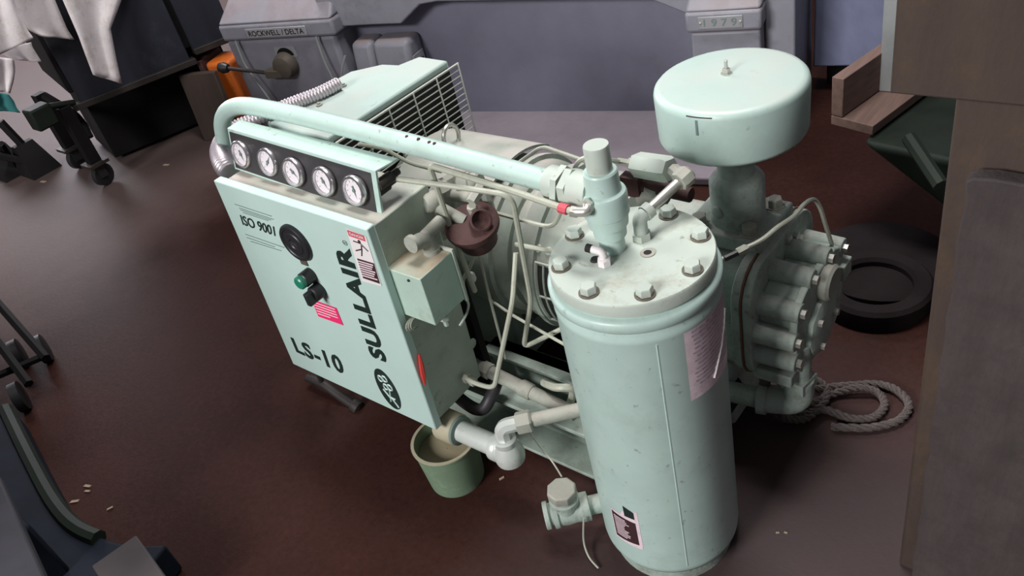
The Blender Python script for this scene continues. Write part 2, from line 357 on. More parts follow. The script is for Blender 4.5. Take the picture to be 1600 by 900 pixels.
# hour meter dial, button, selector
dc = D(464, 378, 0)
mb = MB(); mb.rev(dc, (0, -1, 0), [(.047, 0), (.047, .006), (.044, .010), (.037, .010), (.035, .008), (.028, .008), (.026, .010), (.014, .010), (.012, .008), (.001, .008)], 36)
dd = obj('hour_meter', mb, M_black, cab)
mb = MB(); mb.box((dc.x - .012, dc.y - .0098, dc.z - .005), (dc.x + .012, dc.y - .008, dc.z + .005)); obj('counter_window', mb, M_blackpaint, cab)
gk = D(487, 428, 0)
mb = MB(); mb.rev(gk, (0, -1, 0), [(.018, 0), (.018, .026), (.016, .028), (.001, .028)], 20); obj('button_collar', mb, M_black, cab)
mb = MB(); mb.rev(gk + Vector((0, -.028, 0)), (0, -1, 0), [(.016, 0), (.016, .010), (.013, .013), (.001, .013)], 20); obj('start_button', mb, M_green, cab)
sk = D(501, 451, 0)
mb = MB(); mb.rev(sk, (0, -1, 0), [(.019, 0), (.019, .022), (.016, .026), (.001, .026)], 20); mb.box((sk.x - .007, sk.y - .044, sk.z - .019), (sk.x + .007, sk.y - .02, sk.z + .014)); obj('selector_knob', mb, M_black, cab, bevel=.002)
for p in ((475, 408), (489, 437)):
    k = D(*p, 0); mb = MB(); mb.box((k.x - .012, k.y - .003, k.z - .010), (k.x + .012, k.y, k.z + .010)); obj('legend_plate', mb, M_knob, cab, bevel=.001)
# red scuff, knock-out plugs and latch on the cabinet's right side
XS = CBR.x + .008
mb = MB(); pp = [at(652, 555, X=-1.1835), at(655, 570, X=-1.184), at(658.5, 588, X=-1.185), at(661.5, 602, X=-1.186)]
mb.tube([p + Vector((.002, .004, 0)) for p in pp], .004, 6, rad=lambda i: (.0025, .0055, .006, .0025)[i]); obj('red_latch', mb, M_red, cab)
for p in ((685, 617), (737, 537)):
    k = at(*p, X=CBR.x - .0085); mb = MB(); mb.rev(k, (1, 0, 0), [(.014, 0), (.014, .002), (.012, .0035), (.001, .0035)], 16); obj('knockout_plug', mb, M_dusty, cab)
# junction box on the side
jx0, jx1 = CTR.x - .018, CTR.x + .080
mb = MB(); mb.box((jx0, .800, .566), (jx1, .896, .688)); obj('junction_box', mb, M_rusttop, cab, bevel=.002)
mb = MB(); mb.box((jx0 + .012, .896, .560), (jx1 + .004, .902, .694)); obj('junction_lid', mb, M_dusty, cab, bevel=.001)
mb = MB(); mb.rev((jx1 - .035, .80, .676), (0, -1, 0), [(.003, 0), (.003, .003), (.001, .004)], 8); obj('screw', mb, M_iron, cab)
wy = Vector((CTR.x + .036, .882, .722))
mb = MB(); mb.tube(bend([wy + Vector((0, -.038, .010)), wy, wy + Vector((.004, .0, -.036))], .022, 5), .0165, 14)
mb.tube(bend([wy + Vector((0, -.01, .004)), wy + Vector((-.008, .055, .004))], .01), .014, 12); mb.rev(wy + Vector((0, -.043, .012)), (0, 1, -.1), [(.019, 0), (.019, .010)], 12)
mb.rev(wy + Vector((.004, 0, -.037)), (0, 0, 1), [(.018, 0), (.018, .012)], 16); obj('conduit_elbow', mb, M_dusttop, cab)
mb = MB(); mb.cyl((jx1 - .03, .85, .566), (jx1 - .03, .85, .535), .012, 6); mb.cyl((jx1 - .03, .85, .535), (jx1 - .03, .85, .518), .006, 8)
mb.tube(spline([(jx1 - .004, .895, .57), (jx1 - .004, .903, .545), (jx1 - .01, .893, .52), (jx1 - .02, .875, .50)], 5), .003, 6); obj('cable_gland', mb, M_dusty, cab)
mb = MB()
for k in range(3):
    mb.tube([Vector((XS + .014 + .003 * k, .803 + .018 * math.cos(t * .5) + .004 * k, .54 + .014 * math.sin(t * .5))) for t in range(11)], .0016, 5)
obj('wire_tangle', mb, M_tube, cab)

# ---- gauge console on the cabinet
con = part('gauge_console', (-1.44, .86, .8), comp)
cBL, cBR = at(367, 264, Y=.840), at(598, 343, Y=.840)
cTL, cTR = at(355, 200, Y=.862), at(586, 267, Y=.862)
nrm = ((cBR - cBL).cross(cTL - cBL)).normalized()
if nrm.y > 0: nrm = -nrm
mb = MB(); mb.prism([cBL, cBR, cTR, cTL], -nrm * .006); obj('face_plate', mb, M_mint, con, bevel=.001)
rBL, rBR = at(375, 187, Z=cTL.z), at(622, 247, Z=cTR.z)
mb = MB(); mb.prism([cTL, cTR, rBR, rBL], (0, 0, -.005)); obj('top_plate', mb, M_mint, con, bevel=.001)
def F(s, t, d=0):                   # point on the console face
    return (cBL * (1 - s) + cBR * s) * (1 - t) + (cTL * (1 - s) + cTR * s) * t + nrm * d
mb = MB(); mb.prism([F(.015, .06), F(.972, .06), F(.972, .93), F(.015, .93)], nrm * .0015); obj('black_fascia', mb, M_blackpaint, con, smooth=False)
ex = (cBR - cBL).normalized(); ez = nrm.cross(ex); ez = ez if ez.z > 0 else -ez
def gauge(px, py, needle, proud):
    a = at(px, py, Y=.85); o = F(0, 0); g = CAMPOS + (a - CAMPOS) * ((o - CAMPOS).dot(nrm) / (a - CAMPOS).dot(nrm))
    mb = MB(); R = .0325
    mb.rev(g, nrm, [(R - .004, 0), (R - .004, proud), (R, proud), (R, proud + .006), (R - .002, proud + .009), (R - .006, proud + .009), (R - .007, proud + .004)], 28, 0, cap=False)
    mb.rev(g, nrm, [(R - .006, proud + .001), (R - .006, proud + .003)], 28, 1)
    h = proud + .0045; d = ex * math.cos(needle) + ez * math.sin(needle); s = ex * -math.sin(needle) + ez * math.cos(needle); c = g + nrm * h
    mb.add([c - d * .010 - s * .0026, c - d * .010 + s * .0026, c + d * .020], [(0, 1, 2)], 2)
    mb.rev(c, nrm, [(.004, -.001), (.004, .001)], 10, 2)
    for k in range(9):
        a_ = math.radians(-45 + 270 * k / 8); e = ex * math.cos(a_) + ez * math.sin(a_); f = ex * -math.sin(a_) + ez * math.cos(a_); b0 = g + nrm * (proud + .0034)
        mb.add([b0 + e * .018 - f * .0007, b0 + e * .018 + f * .0007, b0 + e * .0225 + f * .0007, b0 + e * .0225 - f * .0007], [(0, 1, 2, 3)], 2)
    obj('pressure_gauge', mb, [M_chrome, M_dial, M_inkgrey], con)
for px, py, nd, pr in ((379.5, 240, -1.1, .002), (421.5, 252, 1.0, .002), (464.5, 266.5, -.6, .008), (512, 281, -.9, .008), (561, 294.5, -1.2, .010)): gauge(px, py, nd, pr)
for px, py in ((606, 279), (600, 292)):
    p = at(px, py, Y=.89); mb = MB(); mb.rev(p, (0, 1, 0), [(.012, -.03), (.012, .01), (.008, .012), (.008, .03)], 10); obj('gauge_back', mb, M_iron, con)

# ---- cooler with fan guard
coo = part('oil_cooler', (-1.74, 1.29, 0), comp)
ZC = .782
poly = [(-1.615, 1.058), (-1.60, 1.505), (-1.715, 1.512), (-1.742, 1.452), (-1.80, 1.446), (-1.872, 1.385), (-1.885, 1.30), (-1.88, 1.075)]
mb = MB(); mb.prism([(x, y, .16) for x, y in poly], (0, 0, ZC - .16)); obj('shroud', mb, M_canister, coo, bevel=.006)
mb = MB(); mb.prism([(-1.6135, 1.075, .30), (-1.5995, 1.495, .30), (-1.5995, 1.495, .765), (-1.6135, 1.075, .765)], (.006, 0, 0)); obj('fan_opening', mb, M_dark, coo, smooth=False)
def G(y, z, d=.0): return Vector((-1.585 + .03 * (y - 1.06) + d, y, z))
for k in range(26):
    z = .772 - .0172 * k; mb = MB(); mb.tube([G(1.058, z), G(1.512, z)], .0019 if k else .0038, 6); obj('guard_wire', mb, M_wire, coo)
for y in (1.062, 1.15, 1.24, 1.33, 1.42, 1.508):
    mb = MB(); mb.tube([G(y, .772, .004), G(y, .34, .004)], .0022, 6); obj('guard_wire', mb, M_wire, coo)
for y, z in ((1.19, .784), (1.30, .784)):
    mb = MB(); mb.rev((-1.79 - .02 * (y > 1.25), y, ZC), (0, 0, 1), [(.009, 0), (.009, .004), (.005, .005), (.005, .009)], 6); obj('shroud_bolt', mb, M_dusttop, coo)

# ---- electric motor with drip cover and bell housing
mot = part('electric_motor', (-1.33, 1.31, .2), comp)
YM, ZM = 1.31, .42
AXX = (1, 0, 0)
mb = MB(); mb.rev((-1.56, YM, ZM), AXX, [(.19, 0), (.2, .01), (.2, .32), (.212, .322), (.212, .338), (.2, .34), (.198, .36), (.185, .375)], 48); obj('motor_frame', mb, M_motor, mot)
mb = MB()
a0, a1 = -.62, .62
mb.rev((-1.56, YM, ZM), AXX, [(.225, 0), (.232, 0), (.232, .31), (.225, .31), (.225, 0)], 20, arc=(a0, a1), ph=0); obj('drip_cover', mb, M_motor, mot)
mb = MB(); mb.rev((-1.575, YM, ZM), AXX, [(.214, -.02), (.214, .03), (.205, .034)], 40); obj('motor_end_ring', mb, M_motor, mot)
mb = MB(); mb.tube([Vector((-1.455, YM + .028 * math.cos(t * .3142), ZM + .240 + .034 * math.sin(t * .3142) + .012)) for t in range(20)], .0055, 8, closed=True); mb.cyl((-1.455, YM, ZM + .2), (-1.455, YM, ZM + .224), .012, 12); obj('lifting_eye', mb, M_steel, mot)
mb = MB(); mb.rev((-1.19, YM, ZM), AXX, [(.17, 0), (.172, .03), (.20, .05), (.20, .085), (.212, .087), (.212, .102), (.2, .104), (.198, .25), (.19, .27), (.15, .285)], 48); obj('bell_housing', mb, M_motor, mot)
def MC(X, deg, r): a = math.radians(deg); return Vector((X, YM + r * math.cos(a), ZM + r * math.sin(a)))
mb = MB(); vs = []
for k in range(13): vs += [MC(-1.083, 158 + 4 * k, .2012), MC(-.955, 158 + 4 * k, .2012)]
mb.add(vs, [(2 * k, 2 * k + 2, 2 * k + 3, 2 * k + 1) for k in range(12)]); obj('vent_opening', mb, M_dark, mot)
for k in range(7):
    X = -1.085 + .022 * k; mb = MB(); mb.tube([MC(X, 156 + 4 * t, .203) for t in range(14)], .0028 if k else .005, 6); obj('vent_bar', mb, M_motor, mot)
for dg in (156, 181, 207):
    mb = MB(); mb.tube([MC(-1.087, dg, .2035), MC(-.95, dg, .2035)], .0032, 6); obj('vent_bar', mb, M_motor, mot)
for dg, X in ((147, -1.085), (147, -1.055)):
    mb = MB(); mb.rev(MC(X, dg, .199), MC(X, dg, .3) - MC(X, dg, .2), [(.011, 0), (.011, .002), (.009, .004), (.001, .004)], 14); obj('housing_plug', mb, M_motor, mot)
for k in range(6):
    a = math.radians(60 * k + 40); mb = MB(); mb.rev((-1.088, YM + .188 * math.cos(a), ZM + .188 * math.sin(a)), (-1, 0, 0), [(.010, -.002), (.010, .012)], 6); obj('flange_bolt', mb, M_steel, mot)
mb = MB(); mb.box((-1.53, 1.17, .10), (-1.26, 1.21, .30)); obj('motor_foot', mb, M_motor, mot, bevel=.006)
mb = MB(); mb.box((-1.53, 1.41, .10), (-1.26, 1.45, .30)); obj('motor_foot', mb, M_motor, mot, bevel=.006)

mb = MB(); mb.box((-1.56, 1.00, .15), (-1.22, 1.02, .50)); obj('baffle_plate', mb, M_frame, mot)
# ---- airend with inlet flange and ribbed end cover
air = part('airend', (-.68, 1.31, .1), comp)
def stadium(y0, y1, z0, z1, r, X, n=5):
    out = []
    for cy, cz, s in ((y1 - r, z1 - r, 0), (y0 + r, z1 - r, 90), (y0 + r, z0 + r, 180), (y1 - r, z0 + r, 270)):
        for k in range(n + 1): a = math.radians(s + 90 * k / n); out.append((X, cy + r * math.cos(a), cz + r * math.sin(a)))
    return out
mb = MB(); mb.prism(stadium(1.20, 1.44, .26, .56, .06, -.91), (.31, 0, 0)); obj('rotor_housing', mb, M_cast, air, bevel=.006)
mb = MB(); mb.prism(stadium(1.155, 1.475, .285, .575, .08, -.618), (.020, 0, 0)); obj('housing_flange', mb, M_cast, air, bevel=.002)
mb = MB(); mb.prism(stadium(1.153, 1.477, .283, .577, .08, -.598), (.004, 0, 0)); obj('gasket', mb, mat('rusty_gasket', (.16, .07, .045), .8, var=.3), air)
mb = MB(); mb.prism(stadium(1.155, 1.475, .285, .575, .08, -.594), (.018, 0, 0)); obj('cover_flange', mb, M_cast, air, bevel=.002)
mb = MB(); mb.prism(stadium(1.195, 1.44, .315, .515, .06, -.578), (.075, 0, 0)); ec = obj('end_cover', mb, M_cast, air, bevel=.005)
tubes = [(1.425, .492), (1.345, .522), (1.265, .525), (1.205, .483), (1.182, .425), (1.185, .368)]
for i, (y, z) in enumerate(tubes):
    mb = MB(); mb.rev((-.580, y, z), AXX, [(.024, 0), (.0215, .085), (.019, .088), (.001, .088)], 14); obj('bolt_boss', mb, M_cast, air)
    mb = MB(); mb.rev((-.492, y, z), AXX, [(.010, 0), (.010, .010)], 6); obj('boss_bolt', mb, M_steel, air)
mb = MB(); mb.prism(stadium(1.185, 1.435, .300, .520, .07, -.510), (.016, 0, 0)); obj('bearing_plate', mb, M_cast, air, bevel=.003)
mb = MB(); mb.rev((-.494, 1.325, .475), AXX, [(.04, 0), (.04, .016), (.034, .022), (.030, .020), (.001, .020)], 20); obj('bearing_cap', mb, M_dusttop, air)
mb = MB(); mb.rev((-.494, 1.295, .385), AXX, [(.068, 0), (.068, .012), (.06, .016), (.001, .016)], 9, ph=.2); obj('seal_cap', mb, M_cast, air)
mb = MB(); mb.box((-.585, 1.172, .300), (-.50, 1.215, .330)); obj('cover_rib', mb, M_cast, air, bevel=.003)
for y, z in ((1.345, .385), (1.26, .42), (1.275, .345)):
    mb = MB(); mb.rev((-.478, y, z), AXX, [(.008, 0), (.008, .009)], 6); obj('cap_bolt', mb, M_steel, air)
mb = MB(); mb.box((-.51, 1.40, .42), (-.48, 1.445, .46)); obj('port_boss', mb, M_cast, air, bevel=.003)
for y, z in ((1.375, .535), (1.40, .512), (1.335, .555)):
    mb = MB(); mb.rev((-.585, y, z), AXX, [(.010, 0), (.010, .016), (.007, .018)], 6); obj('flange_bolt', mb, M_steel, air)
mb = MB(); mb.box((-.88, 1.22, .06), (-.66, 1.42, .26)); obj('airend_foot', mb, M_cast, air, bevel=.01)
# inlet flange and neck
mb = MB(); mb.box((-.765, 1.243, .565), (-.590, 1.405, .600)); obj('inlet_flange', mb, M_cast, air, bevel=.006)
for x, y in ((-.625, 1.268), (-.618, 1.375), (-.735, 1.268), (-.735, 1.378)):
    mb = MB(); mb.rev((x, y, .6), (0, 0, 1), [(.021, 0), (.021, .003), (.016, .003), (.016, .019), (.014, .021), (.001, .021)], 6); obj('inlet_bolt', mb, M_dusttop, air)
mb = MB(); mb.rev((-.672, 1.318, .6), (0, 0, 1), [(.057, 0), (.055, .012), (.055, .092), (.050, .100), (.037, .108), (.037, .225)], 36); obj('inlet_neck', mb, M_cast, air)
k = at(1127, 328, Y=1.266); mb = MB(); mb.rev((-.690, 1.268, .638), (-.35, -1, 0), [(.014, -.006), (.014, .004), (.011, .006), (.001, .006)], 18); obj('neck_plug', mb, M_cast, air)
# filter canister
fil = part('air_filter', (-.673, 1.315, .8), comp)
mb = MB(); mb.rev((-.673, 1.315, .80), (0, 0, 1), [(.10, -.004), (.128, 0), (.137, .003), (.1405, .010), (.1425, .096), (.1405, .104), (.136, .109), (.128, .1105), (.06, .112), (.001, .112)], 72); obj('filter_canister', mb, M_canister, fil, ang=60)
fk = at(1135, 115, Z=.912)
mb = MB(); mb.rev(fk, (0, 0, 1), [(.011, 0), (.011, .002), (.0075, .002), (.0075, .010), (.0035, .011), (.0035, .026), (.001, .027)], 8); obj('wing_stud', mb, M_steel, fil)
aa = math.atan2(-1.2, .42)
def Fw(a, z, r=.1432): return Vector((-.673 + r * math.cos(a), 1.315 + r * math.sin(a), z))
pa = at(1091, 190, Y=1.18); fa = math.atan2(pa.y - 1.315, pa.x + .673)
mb = MB(); mb.add([Fw(fa - .016, .868), Fw(fa + .016, .868), Fw(fa + .016, .898), Fw(fa - .016, .898)], [(0, 1, 2, 3)]); obj('scuff_mark', mb, M_inkgrey, fil, smooth=False)
mb = MB(); mb.tube([Fw(fa - .14 + .02 * i, .9035, .1418) for i in range(18)], .0012, 5); obj('chipped_rim', mb, M_iron, fil)

# white capillary over the airend
mb = MB(); mb.tube(spline([at(1128, 405, Y=1.10), at(1160, 390, Y=1.13), at(1190, 375, Y=1.16), at(1215, 355, Y=1.2), at(1240, 338, Y=1.25), at(1258, 318, Y=1.3), at(1272, 312, Y=1.34), at(1282, 326, Y=1.36), at(1290, 352, Y=1.38), at(1300, 382, Y=1.40)], 6), .0045, 8); obj('capillary_tube', mb, M_tube, air)
p = at(1160, 391, Y=1.13); mb = MB(); mb.rev(p, at(1190, 375, Y=1.16) - p, [(.008, -.010), (.009, -.008), (.009, .008), (.006, .012)], 6); obj('tube_nut', mb, M_tube, air)
p = at(1132, 404, Y=1.10); mb = MB(); mb.cyl(p, at(1155, 393, Y=1.125), .006, 8); obj('rubber_sleeve', mb, M_black, air)
# drain piping under the end cover
pv = Vector((-.51, 1.235, .315))
mb = MB(); mb.cyl(pv + Vector((0, 0, .06)), pv + Vector((0, 0, -.06)), .026, 16); obj('drain_pipe', mb, M_cast, air)
mb = MB(); mb.tube(bend([pv + Vector((0, 0, -.045)), pv + Vector((0, 0, -.115)), pv + Vector((-.075, -.02, -.12))], .045, 6), .032, 16)
mb.rev(pv + Vector((0, 0, -.065)), (0, 0, 1), [(.038, 0), (.038, .03)], 4, ph=.6); mb.rev(pv + Vector((-.065, -.018, -.12)), (-1, -.25, 0), [(.036, 0), (.036, .02)], 16); obj('drain_elbow', mb, M_cast, air)
mb = MB(); mb.cyl(pv + Vector((-.07, -.02, -.12)), pv + Vector((-.32, -.06, -.12)), .024, 16); obj('drain_pipe', mb, M_cast, air)
mb = MB(); mb.rev((-.70, 1.20, .16), (0, -1, 0), [(.055, -.05), (.055, .02), (.045, .03), (.001, .03)], 20); obj('drain_plug', mb, M_pit, air)
mb = MB(); mb.cyl((-.585, 1.23, .28), (-.585, 1.23, .18), .013, 8); mb.rev((-.585, 1.23, .165), (0, 0, 1), [(.02, 0), (.024, .008), (.024, .022), (.018, .03)], 8); obj('drain_fitting', mb, M_rope, air)

# ---- separator tank
TX, TY, TR = -.676, .931, .146
tank = part('separator_tank', (TX, TY, 0), comp)
mb = MB(); mb.rev((TX, TY, 0), (0, 0, 1), [(.06, .040), (.12, .034), (.138, .040), (.145, .055), (TR, .065), (TR, .690), (.1475, .694), (.1475, .702), (TR, .706), (.1445, .716), (.1500, .722), (.1500, .738), (.1455, .742), (.1375, .744), (.1375, .750)], 96); obj('tank_shell', mb, M_mint, tank, ang=50)
mb = MB(); mb.rev((TX, TY, 0), (0, 0, 1), [(.130, .0), (.130, .05), (.125, .05), (.125, .0), (.130, 0)], 48, cap=False); obj('tank_skirt', mb, M_cast, tank)
mb = MB(); mb.rev((TX, TY, .748), (0, 0, 1), [(.140, 0), (.1425, .002), (.1425, .023), (.1405, .026), (.02, .0265), (.001, .0265)], 96); obj('tank_lid', mb, M_lid, tank, ang=50)
ZL = .7745
sa = math.radians(-46.5)
mb = MB(); mb.tube([Vector((TX + (TR - .0011) * math.cos(sa), TY + (TR - .0011) * math.sin(sa), z)) for z in (.07, .3, .5, .688)], .0022, 6); obj('weld_seam', mb, M_mint, tank)
for k in range(8):
    a = math.radians(-3 + 45 * k); x, y = TX + .120 * math.cos(a), TY + .120 * math.sin(a)
    mb = MB(); mb.rev((x, y, ZL), (0, 0, 1), [(.0175, 0), (.0175, .002)], 20); obj('bolt_washer', mb, M_stain, tank)
    mb = MB(); mb.rev((x, y, ZL + .0025), (0, 0, 1), [(.0145, 0), (.0145, .011), (.0125, .0135), (.001, .0135)], 6, ph=k * .7); obj('lid_bolt', mb, M_lid, tank)
def patch(a0, a1, zf0, zf1, n=14, r=TR + .0009):
    mb = MB(); vs = []
    for i in range(n + 1):
        t = i / n; a = math.radians(a0 + (a1 - a0) * t)
        for z in (zf0(t), zf1(t)): vs.append((TX + r * math.cos(a), TY + r * math.sin(a), z))
    return mb.add(vs, [(2 * i, 2 * i + 2, 2 * i + 3, 2 * i + 1) for i in range(n)])
obj('warning_sheet', patch(-28, 42, lambda t: .535 + .03 * max(0, t - .75) * 4, lambda t: .700), M_sheet, tank, label='faded pink warning sheet peeling off the tank')
mbs = MB()
for i in range(14):
    z = .684 - i * .0092; n = random.random() * .25
    p = patch(-23 + 4 * random.random(), 34 - 30 * n, lambda t: z, lambda t: z + (.0052 if i < 3 else .0032), 8, TR + .0016); mbs.add(p.v, p.f)
obj('warning_lines', mbs, mat('faded_print', (.52, .42, .49), .6, var=.3, scale=80), tank, smooth=False)
mb = MB(); pts = [(-6, .552), (0, .577), (8, .602), (16, .628), (24, .648)]
mb.tube([Vector((TX + (TR + .002) * math.cos(math.radians(a)), TY + (TR + .002) * math.sin(math.radians(a)), z)) for a, z in pts], .0022, 5); obj('sheet_tear', mb, M_white, tank)
obj('caution_label', patch(-106, -83, lambda t: .125 + .008 * t, lambda t: .210 - .004 * t, 8), M_labeldark, tank, label='small torn black label near the tank foot')
obj('caution_label', patch(-92, -83, lambda t: .218, lambda t: .25 - .01 * t, 4), M_ink, tank)
obj('label_backing', patch(-107, -80, lambda t: .120, lambda t: .216 + .03 * (t > .4) * (t), 10, TR + .0005), M_sheet, tank)
mbs = MB()
for i in range(11):
    z = .138 + i * .006; p = patch(-104, -95 + 8 * random.random(), lambda t: z, lambda t: z + .003, 4, TR + .0014); mbs.add(p.v, p.f)
obj('label_lines', mbs, M_sheet, tank, smooth=False)
# lid furniture: minimum pressure valve
VX, VY = -.710, .929
valve = MB(); valve.rev((VX, VY, ZL), (0, 0, 1), [(.0225, 0), (.0225, .030), (.028, .031), (.029, .052), (.0335, .053), (.036, .074), (.0385, .076), (.0385, .112), (.0365, .117), (.031, .120), (.0295, .126), (.0285, .154), (.0265, .157), (.0215, .157)], 36)
obj('pressure_valve', valve, M_mint, tank, ang=25)
mb = MB(); mb.rev((VX, VY, ZL + .155), (0, 0, 1), [(.0213, 0), (.0213, .045), (.0203, .048), (.001, .048)], 32); obj('valve_bonnet', mb, M_lid, tank)
PZ = .884
mb = MB(); mb.cyl((VX - .02, VY, PZ), (VX - .062, VY, PZ), .033, 20); mb.rev((VX - .058, VY, PZ), (-1, 0, .03), [(.037, 0), (.037, .014)], 6); mb.rev((VX - .076, VY, PZ), (-1, 0, .03), [(.037, 0), (.037, .012), (.030, .016)], 6, ph=.3); obj('union_nut', mb, M_lid, tank)
ve = at(917, 331, Y=.878); mb = MB(); mb.rev((VX - .006, VY - .037, ve.z + .004), (-.1, -1, 0), [(.013, 0), (.013, .007)], 6); mb.tube(bend([(VX - .006, VY - .040, ve.z + .004), ve, at(895, 331, Y=.872)], .016), .0085, 10); mb.rev(at(903, 332, Y=.875), at(893, 330, Y=.872) - at(903, 332, Y=.875), [(.010, 0), (.010, .012)], 6); obj('valve_elbow', mb, M_steel, tank)
# elbow pipe to the scavenge filter
e0 = at(1003, 372, Z=ZL); e1 = e0 + Vector((0, 0, .040)); e2 = at(1068, 278, Y=1.075)
mb = MB(); mb.rev(e0, (0, 0, 1), [(.017, 0), (.017, .012)], 6); mb.tube(bend([e0, e1, e1 + (e2 - e1) * .16], .022, 6), .0125, 12); mb.rev(e1 + (e2 - e1) * .12, e2 - e1, [(.015, 0), (.015, .014)], 12); obj('lid_elbow', mb, M_lid, tank)
mb = MB(); mb.cyl(e1 + (e2 - e1) * .14, e2, .0092, 10); obj('scavenge_pipe', mb, M_steel, tank)
f0 = at(1052, 266, Y=1.09); f1 = at(996, 257, Y=1.11)
mb = MB(); mb.rev(e2 - (e2 - e1).normalized() * .012, e2 - e1, [(.017, 0), (.019, .004), (.019, .022), (.013, .028)], 8); mb.cyl(e2, f0, .013, 8); obj('pipe_joint', mb, M_dusttop, tank)
mb = MB(); mb.rev(f1, f0 - f1, [(.014, -.004), (.024, 0), (.0245, (f0 - f1).length - .012), (.021, (f0 - f1).length - .006)], 6, ph=.35); obj('scavenge_filter', mb, M_lid, tank)
mb = MB(); dn = (f1 - f0).normalized(); mb.rev(f1, dn, [(.009, 0), (.012, .006), (.012, .018), (.008, .02), (.008, .05)], 6); mb.tube(spline([f1 + dn * .05, at(950, 250, Y=1.06), at(925, 245, Y=1.05), at(905, 252, Y=1.05), at(893, 275, Y=1.06), at(882, 305, Y=1.06), at(872, 340, Y=1.06), at(858, 353, Y=1.06), at(820, 345, Y=1.08), at(765, 330, Y=1.1)], 6), .0048, 7); obj('scavenge_tube', mb, M_tube, tank)
g0 = at(1020, 300, Y=1.12); mb = MB(); mb.rev(g0, (.2, -.4, 1), [(.03, -.02), (.034, -.012), (.034, -.002), (.026, .002), (.018, .004), (.014, .018), (.001, .018)], 24); obj('sight_glass', mb, M_dusttop, tank)
mb = MB(); mb.cyl(at(985, 285, Y=1.12), at(1080, 305, Y=1.12), .014, 10); mb.box((-.80, 1.10, .76), (-.76, 1.125, .80)); obj('sight_bracket', mb, M_rusty, tank)
p = at(945, 413, Z=ZL); mb = MB(); mb.rev(p, (0, 0, 1), [(.012, 0), (.012, .012), (.009, .014)], 6); mb.tube(bend([p + Vector((0, 0, .01)), p + Vector((0, 0, .026)), p + Vector((-.022, -.002, .028))], .012), .007, 10); obj('small_elbow', mb, M_white, tank)
mb = MB(); q2 = p + Vector((-.020, -.002, .028)); mb.cyl(q2, q2 + Vector((-.010, -.001, .001)), .0075, 10); mb.rev(p + Vector((-.022, .004, 0)), (0, 0, 1), [(.009, 0), (.007, .004)], 10); obj('elbow_mouth', mb, M_dark, tank)
p = at(1012, 395, Z=ZL + .0006); mb = MB(); mb.rev(p, (0, 0, 1), [(.013, 0), (.013, .001), (.007, .001)], 20, cap=False); obj('plug_seat', mb, M_dusttop, tank)
mb = MB(); mb.rev(p, (0, 0, 1), [(.0072, 0), (.0072, .0006)], 12); obj('open_port', mb, M_dark, tank)
# oil filler valve low on the tank
o_ = at(886, 798, Z=.085); tdir = (at(930, 788, Z=.085) - at(848, 807, Z=.085)).normalized()
ofl = MB(); ofl.rev(o_, tdir, [(.030, -.052), (.032, -.05), (.032, -.042), (.026, -.040), (.026, -.034), (.034, -.032), (.034, -.022), (.030, -.018), (.032, 0), (.030, .018), (.031, .030), (.033, .032), (.033, .05), (.022, .052), (.022, .095)], 24)
ofl.rev(o_, (0, 0, 1), [(.028, 0), (.029, .03), (.033, .034), (.034, .046), (.030, .048), (.030, .054)], 20); obj('oil_filler', ofl, M_cast, tank)
mb = MB(); mb.rev(o_ + Vector((0, 0, .054)), (0, 0, 1), [(.032, 0), (.034, .003), (.034, .022), (.031, .025), (.001, .025)], 8, ph=.2); obj('filler_cap', mb, M_dusttop, tank, bevel=.0015)

# ---- discharge handle pipe along the top
hp = [(VX - .088, VY, PZ + .003), (-1.30, VY, .914), (-1.62, VY, .926)]
bl = at(352, 172, Y=VY + .01); dn = at(350, 215, Y=VY + .01)
pts = [Vector(hp[0]), Vector((-1.05, VY, .903)), Vector((-1.35, VY, .921)), at(430, 173, Y=VY), at(372, 166, Y=VY), at(349, 185, Y=VY), at(352, 225, Y=VY), at(368, 300, Y=VY), at(395, 380, Y=VY), Vector((at(395, 380, Y=VY).x - .01, VY + .01, .15))]
mb = MB(); mb.tube(spline(pts, 8), .0205, 20); dp = obj('discharge_pipe', mb, M_mint, comp)
mb = MB(); mb.rev((VX - .082, VY, PZ + .003), (-1, 0, .03), [(.029, 0), (.030, .004), (.030, .026), (.027, .03)], 20); obj('pipe_collar', mb, M_lid, comp)
mb = MB()
for px, py in ((637, 217), (655, 221), (672, 226), (680, 228)):
    p = at(px, py, Y=VY - .004); mb.rev(p + Vector((0, 0, .004)), (0, -.6, .8), [(.004, 0), (.003, .003), (.001, .0035)], 7)
obj('pipe_scuffs', mb, M_rusty, comp)

# ---- control tubing
def tubing(pts, r=.005, rb=.018, m=None, name='control_tube'):
    mb = MB(); mb.tube(bend(pts, rb), r, 8); return obj(name, mb, m or M_tube, comp)
tubing([at(606, 278, Y=.90), at(700, 290, Y=.925), at(800, 305, Y=.965), at(830, 470, Y=1.0), at(818, 543, Y=1.03), at(900, 503, Y=1.06)], .0058, .03)
tubing([at(896, 331, Y=.873), at(800, 298, Y=.90), at(690, 264, Y=.93), at(671, 258, Y=.93), at(700, 345, Y=.955), at(742, 455, Y=.975)], .0062, .016)
tubing([at(727, 590, X=XS), at(745, 600, Y=.895), at(772, 607, Y=.905), at(801, 470, Y=.97), at(806, 395, Y=1.02)], .0058, .02)
tubing([at(780, 276, Y=1.12), at(842, 232, Y=1.12), at(852, 230, Y=1.12), at(915, 252, Y=1.08), at(930, 262, Y=1.05)], .0042, .012)
tubing([at(806, 382, Y=1.06), at(852, 390, Y=1.06), at(900, 402, Y=1.06)], .0055)
tubing([at(765, 468, Y=1.1), at(800, 492, Y=1.07), at(885, 540, Y=1.0), at(897, 548, Y=.98)], .0038)
tubing([at(893, 548, Y=.92), at(898, 575, Y=.86), at(906, 580, Y=.86)], .003, .03)
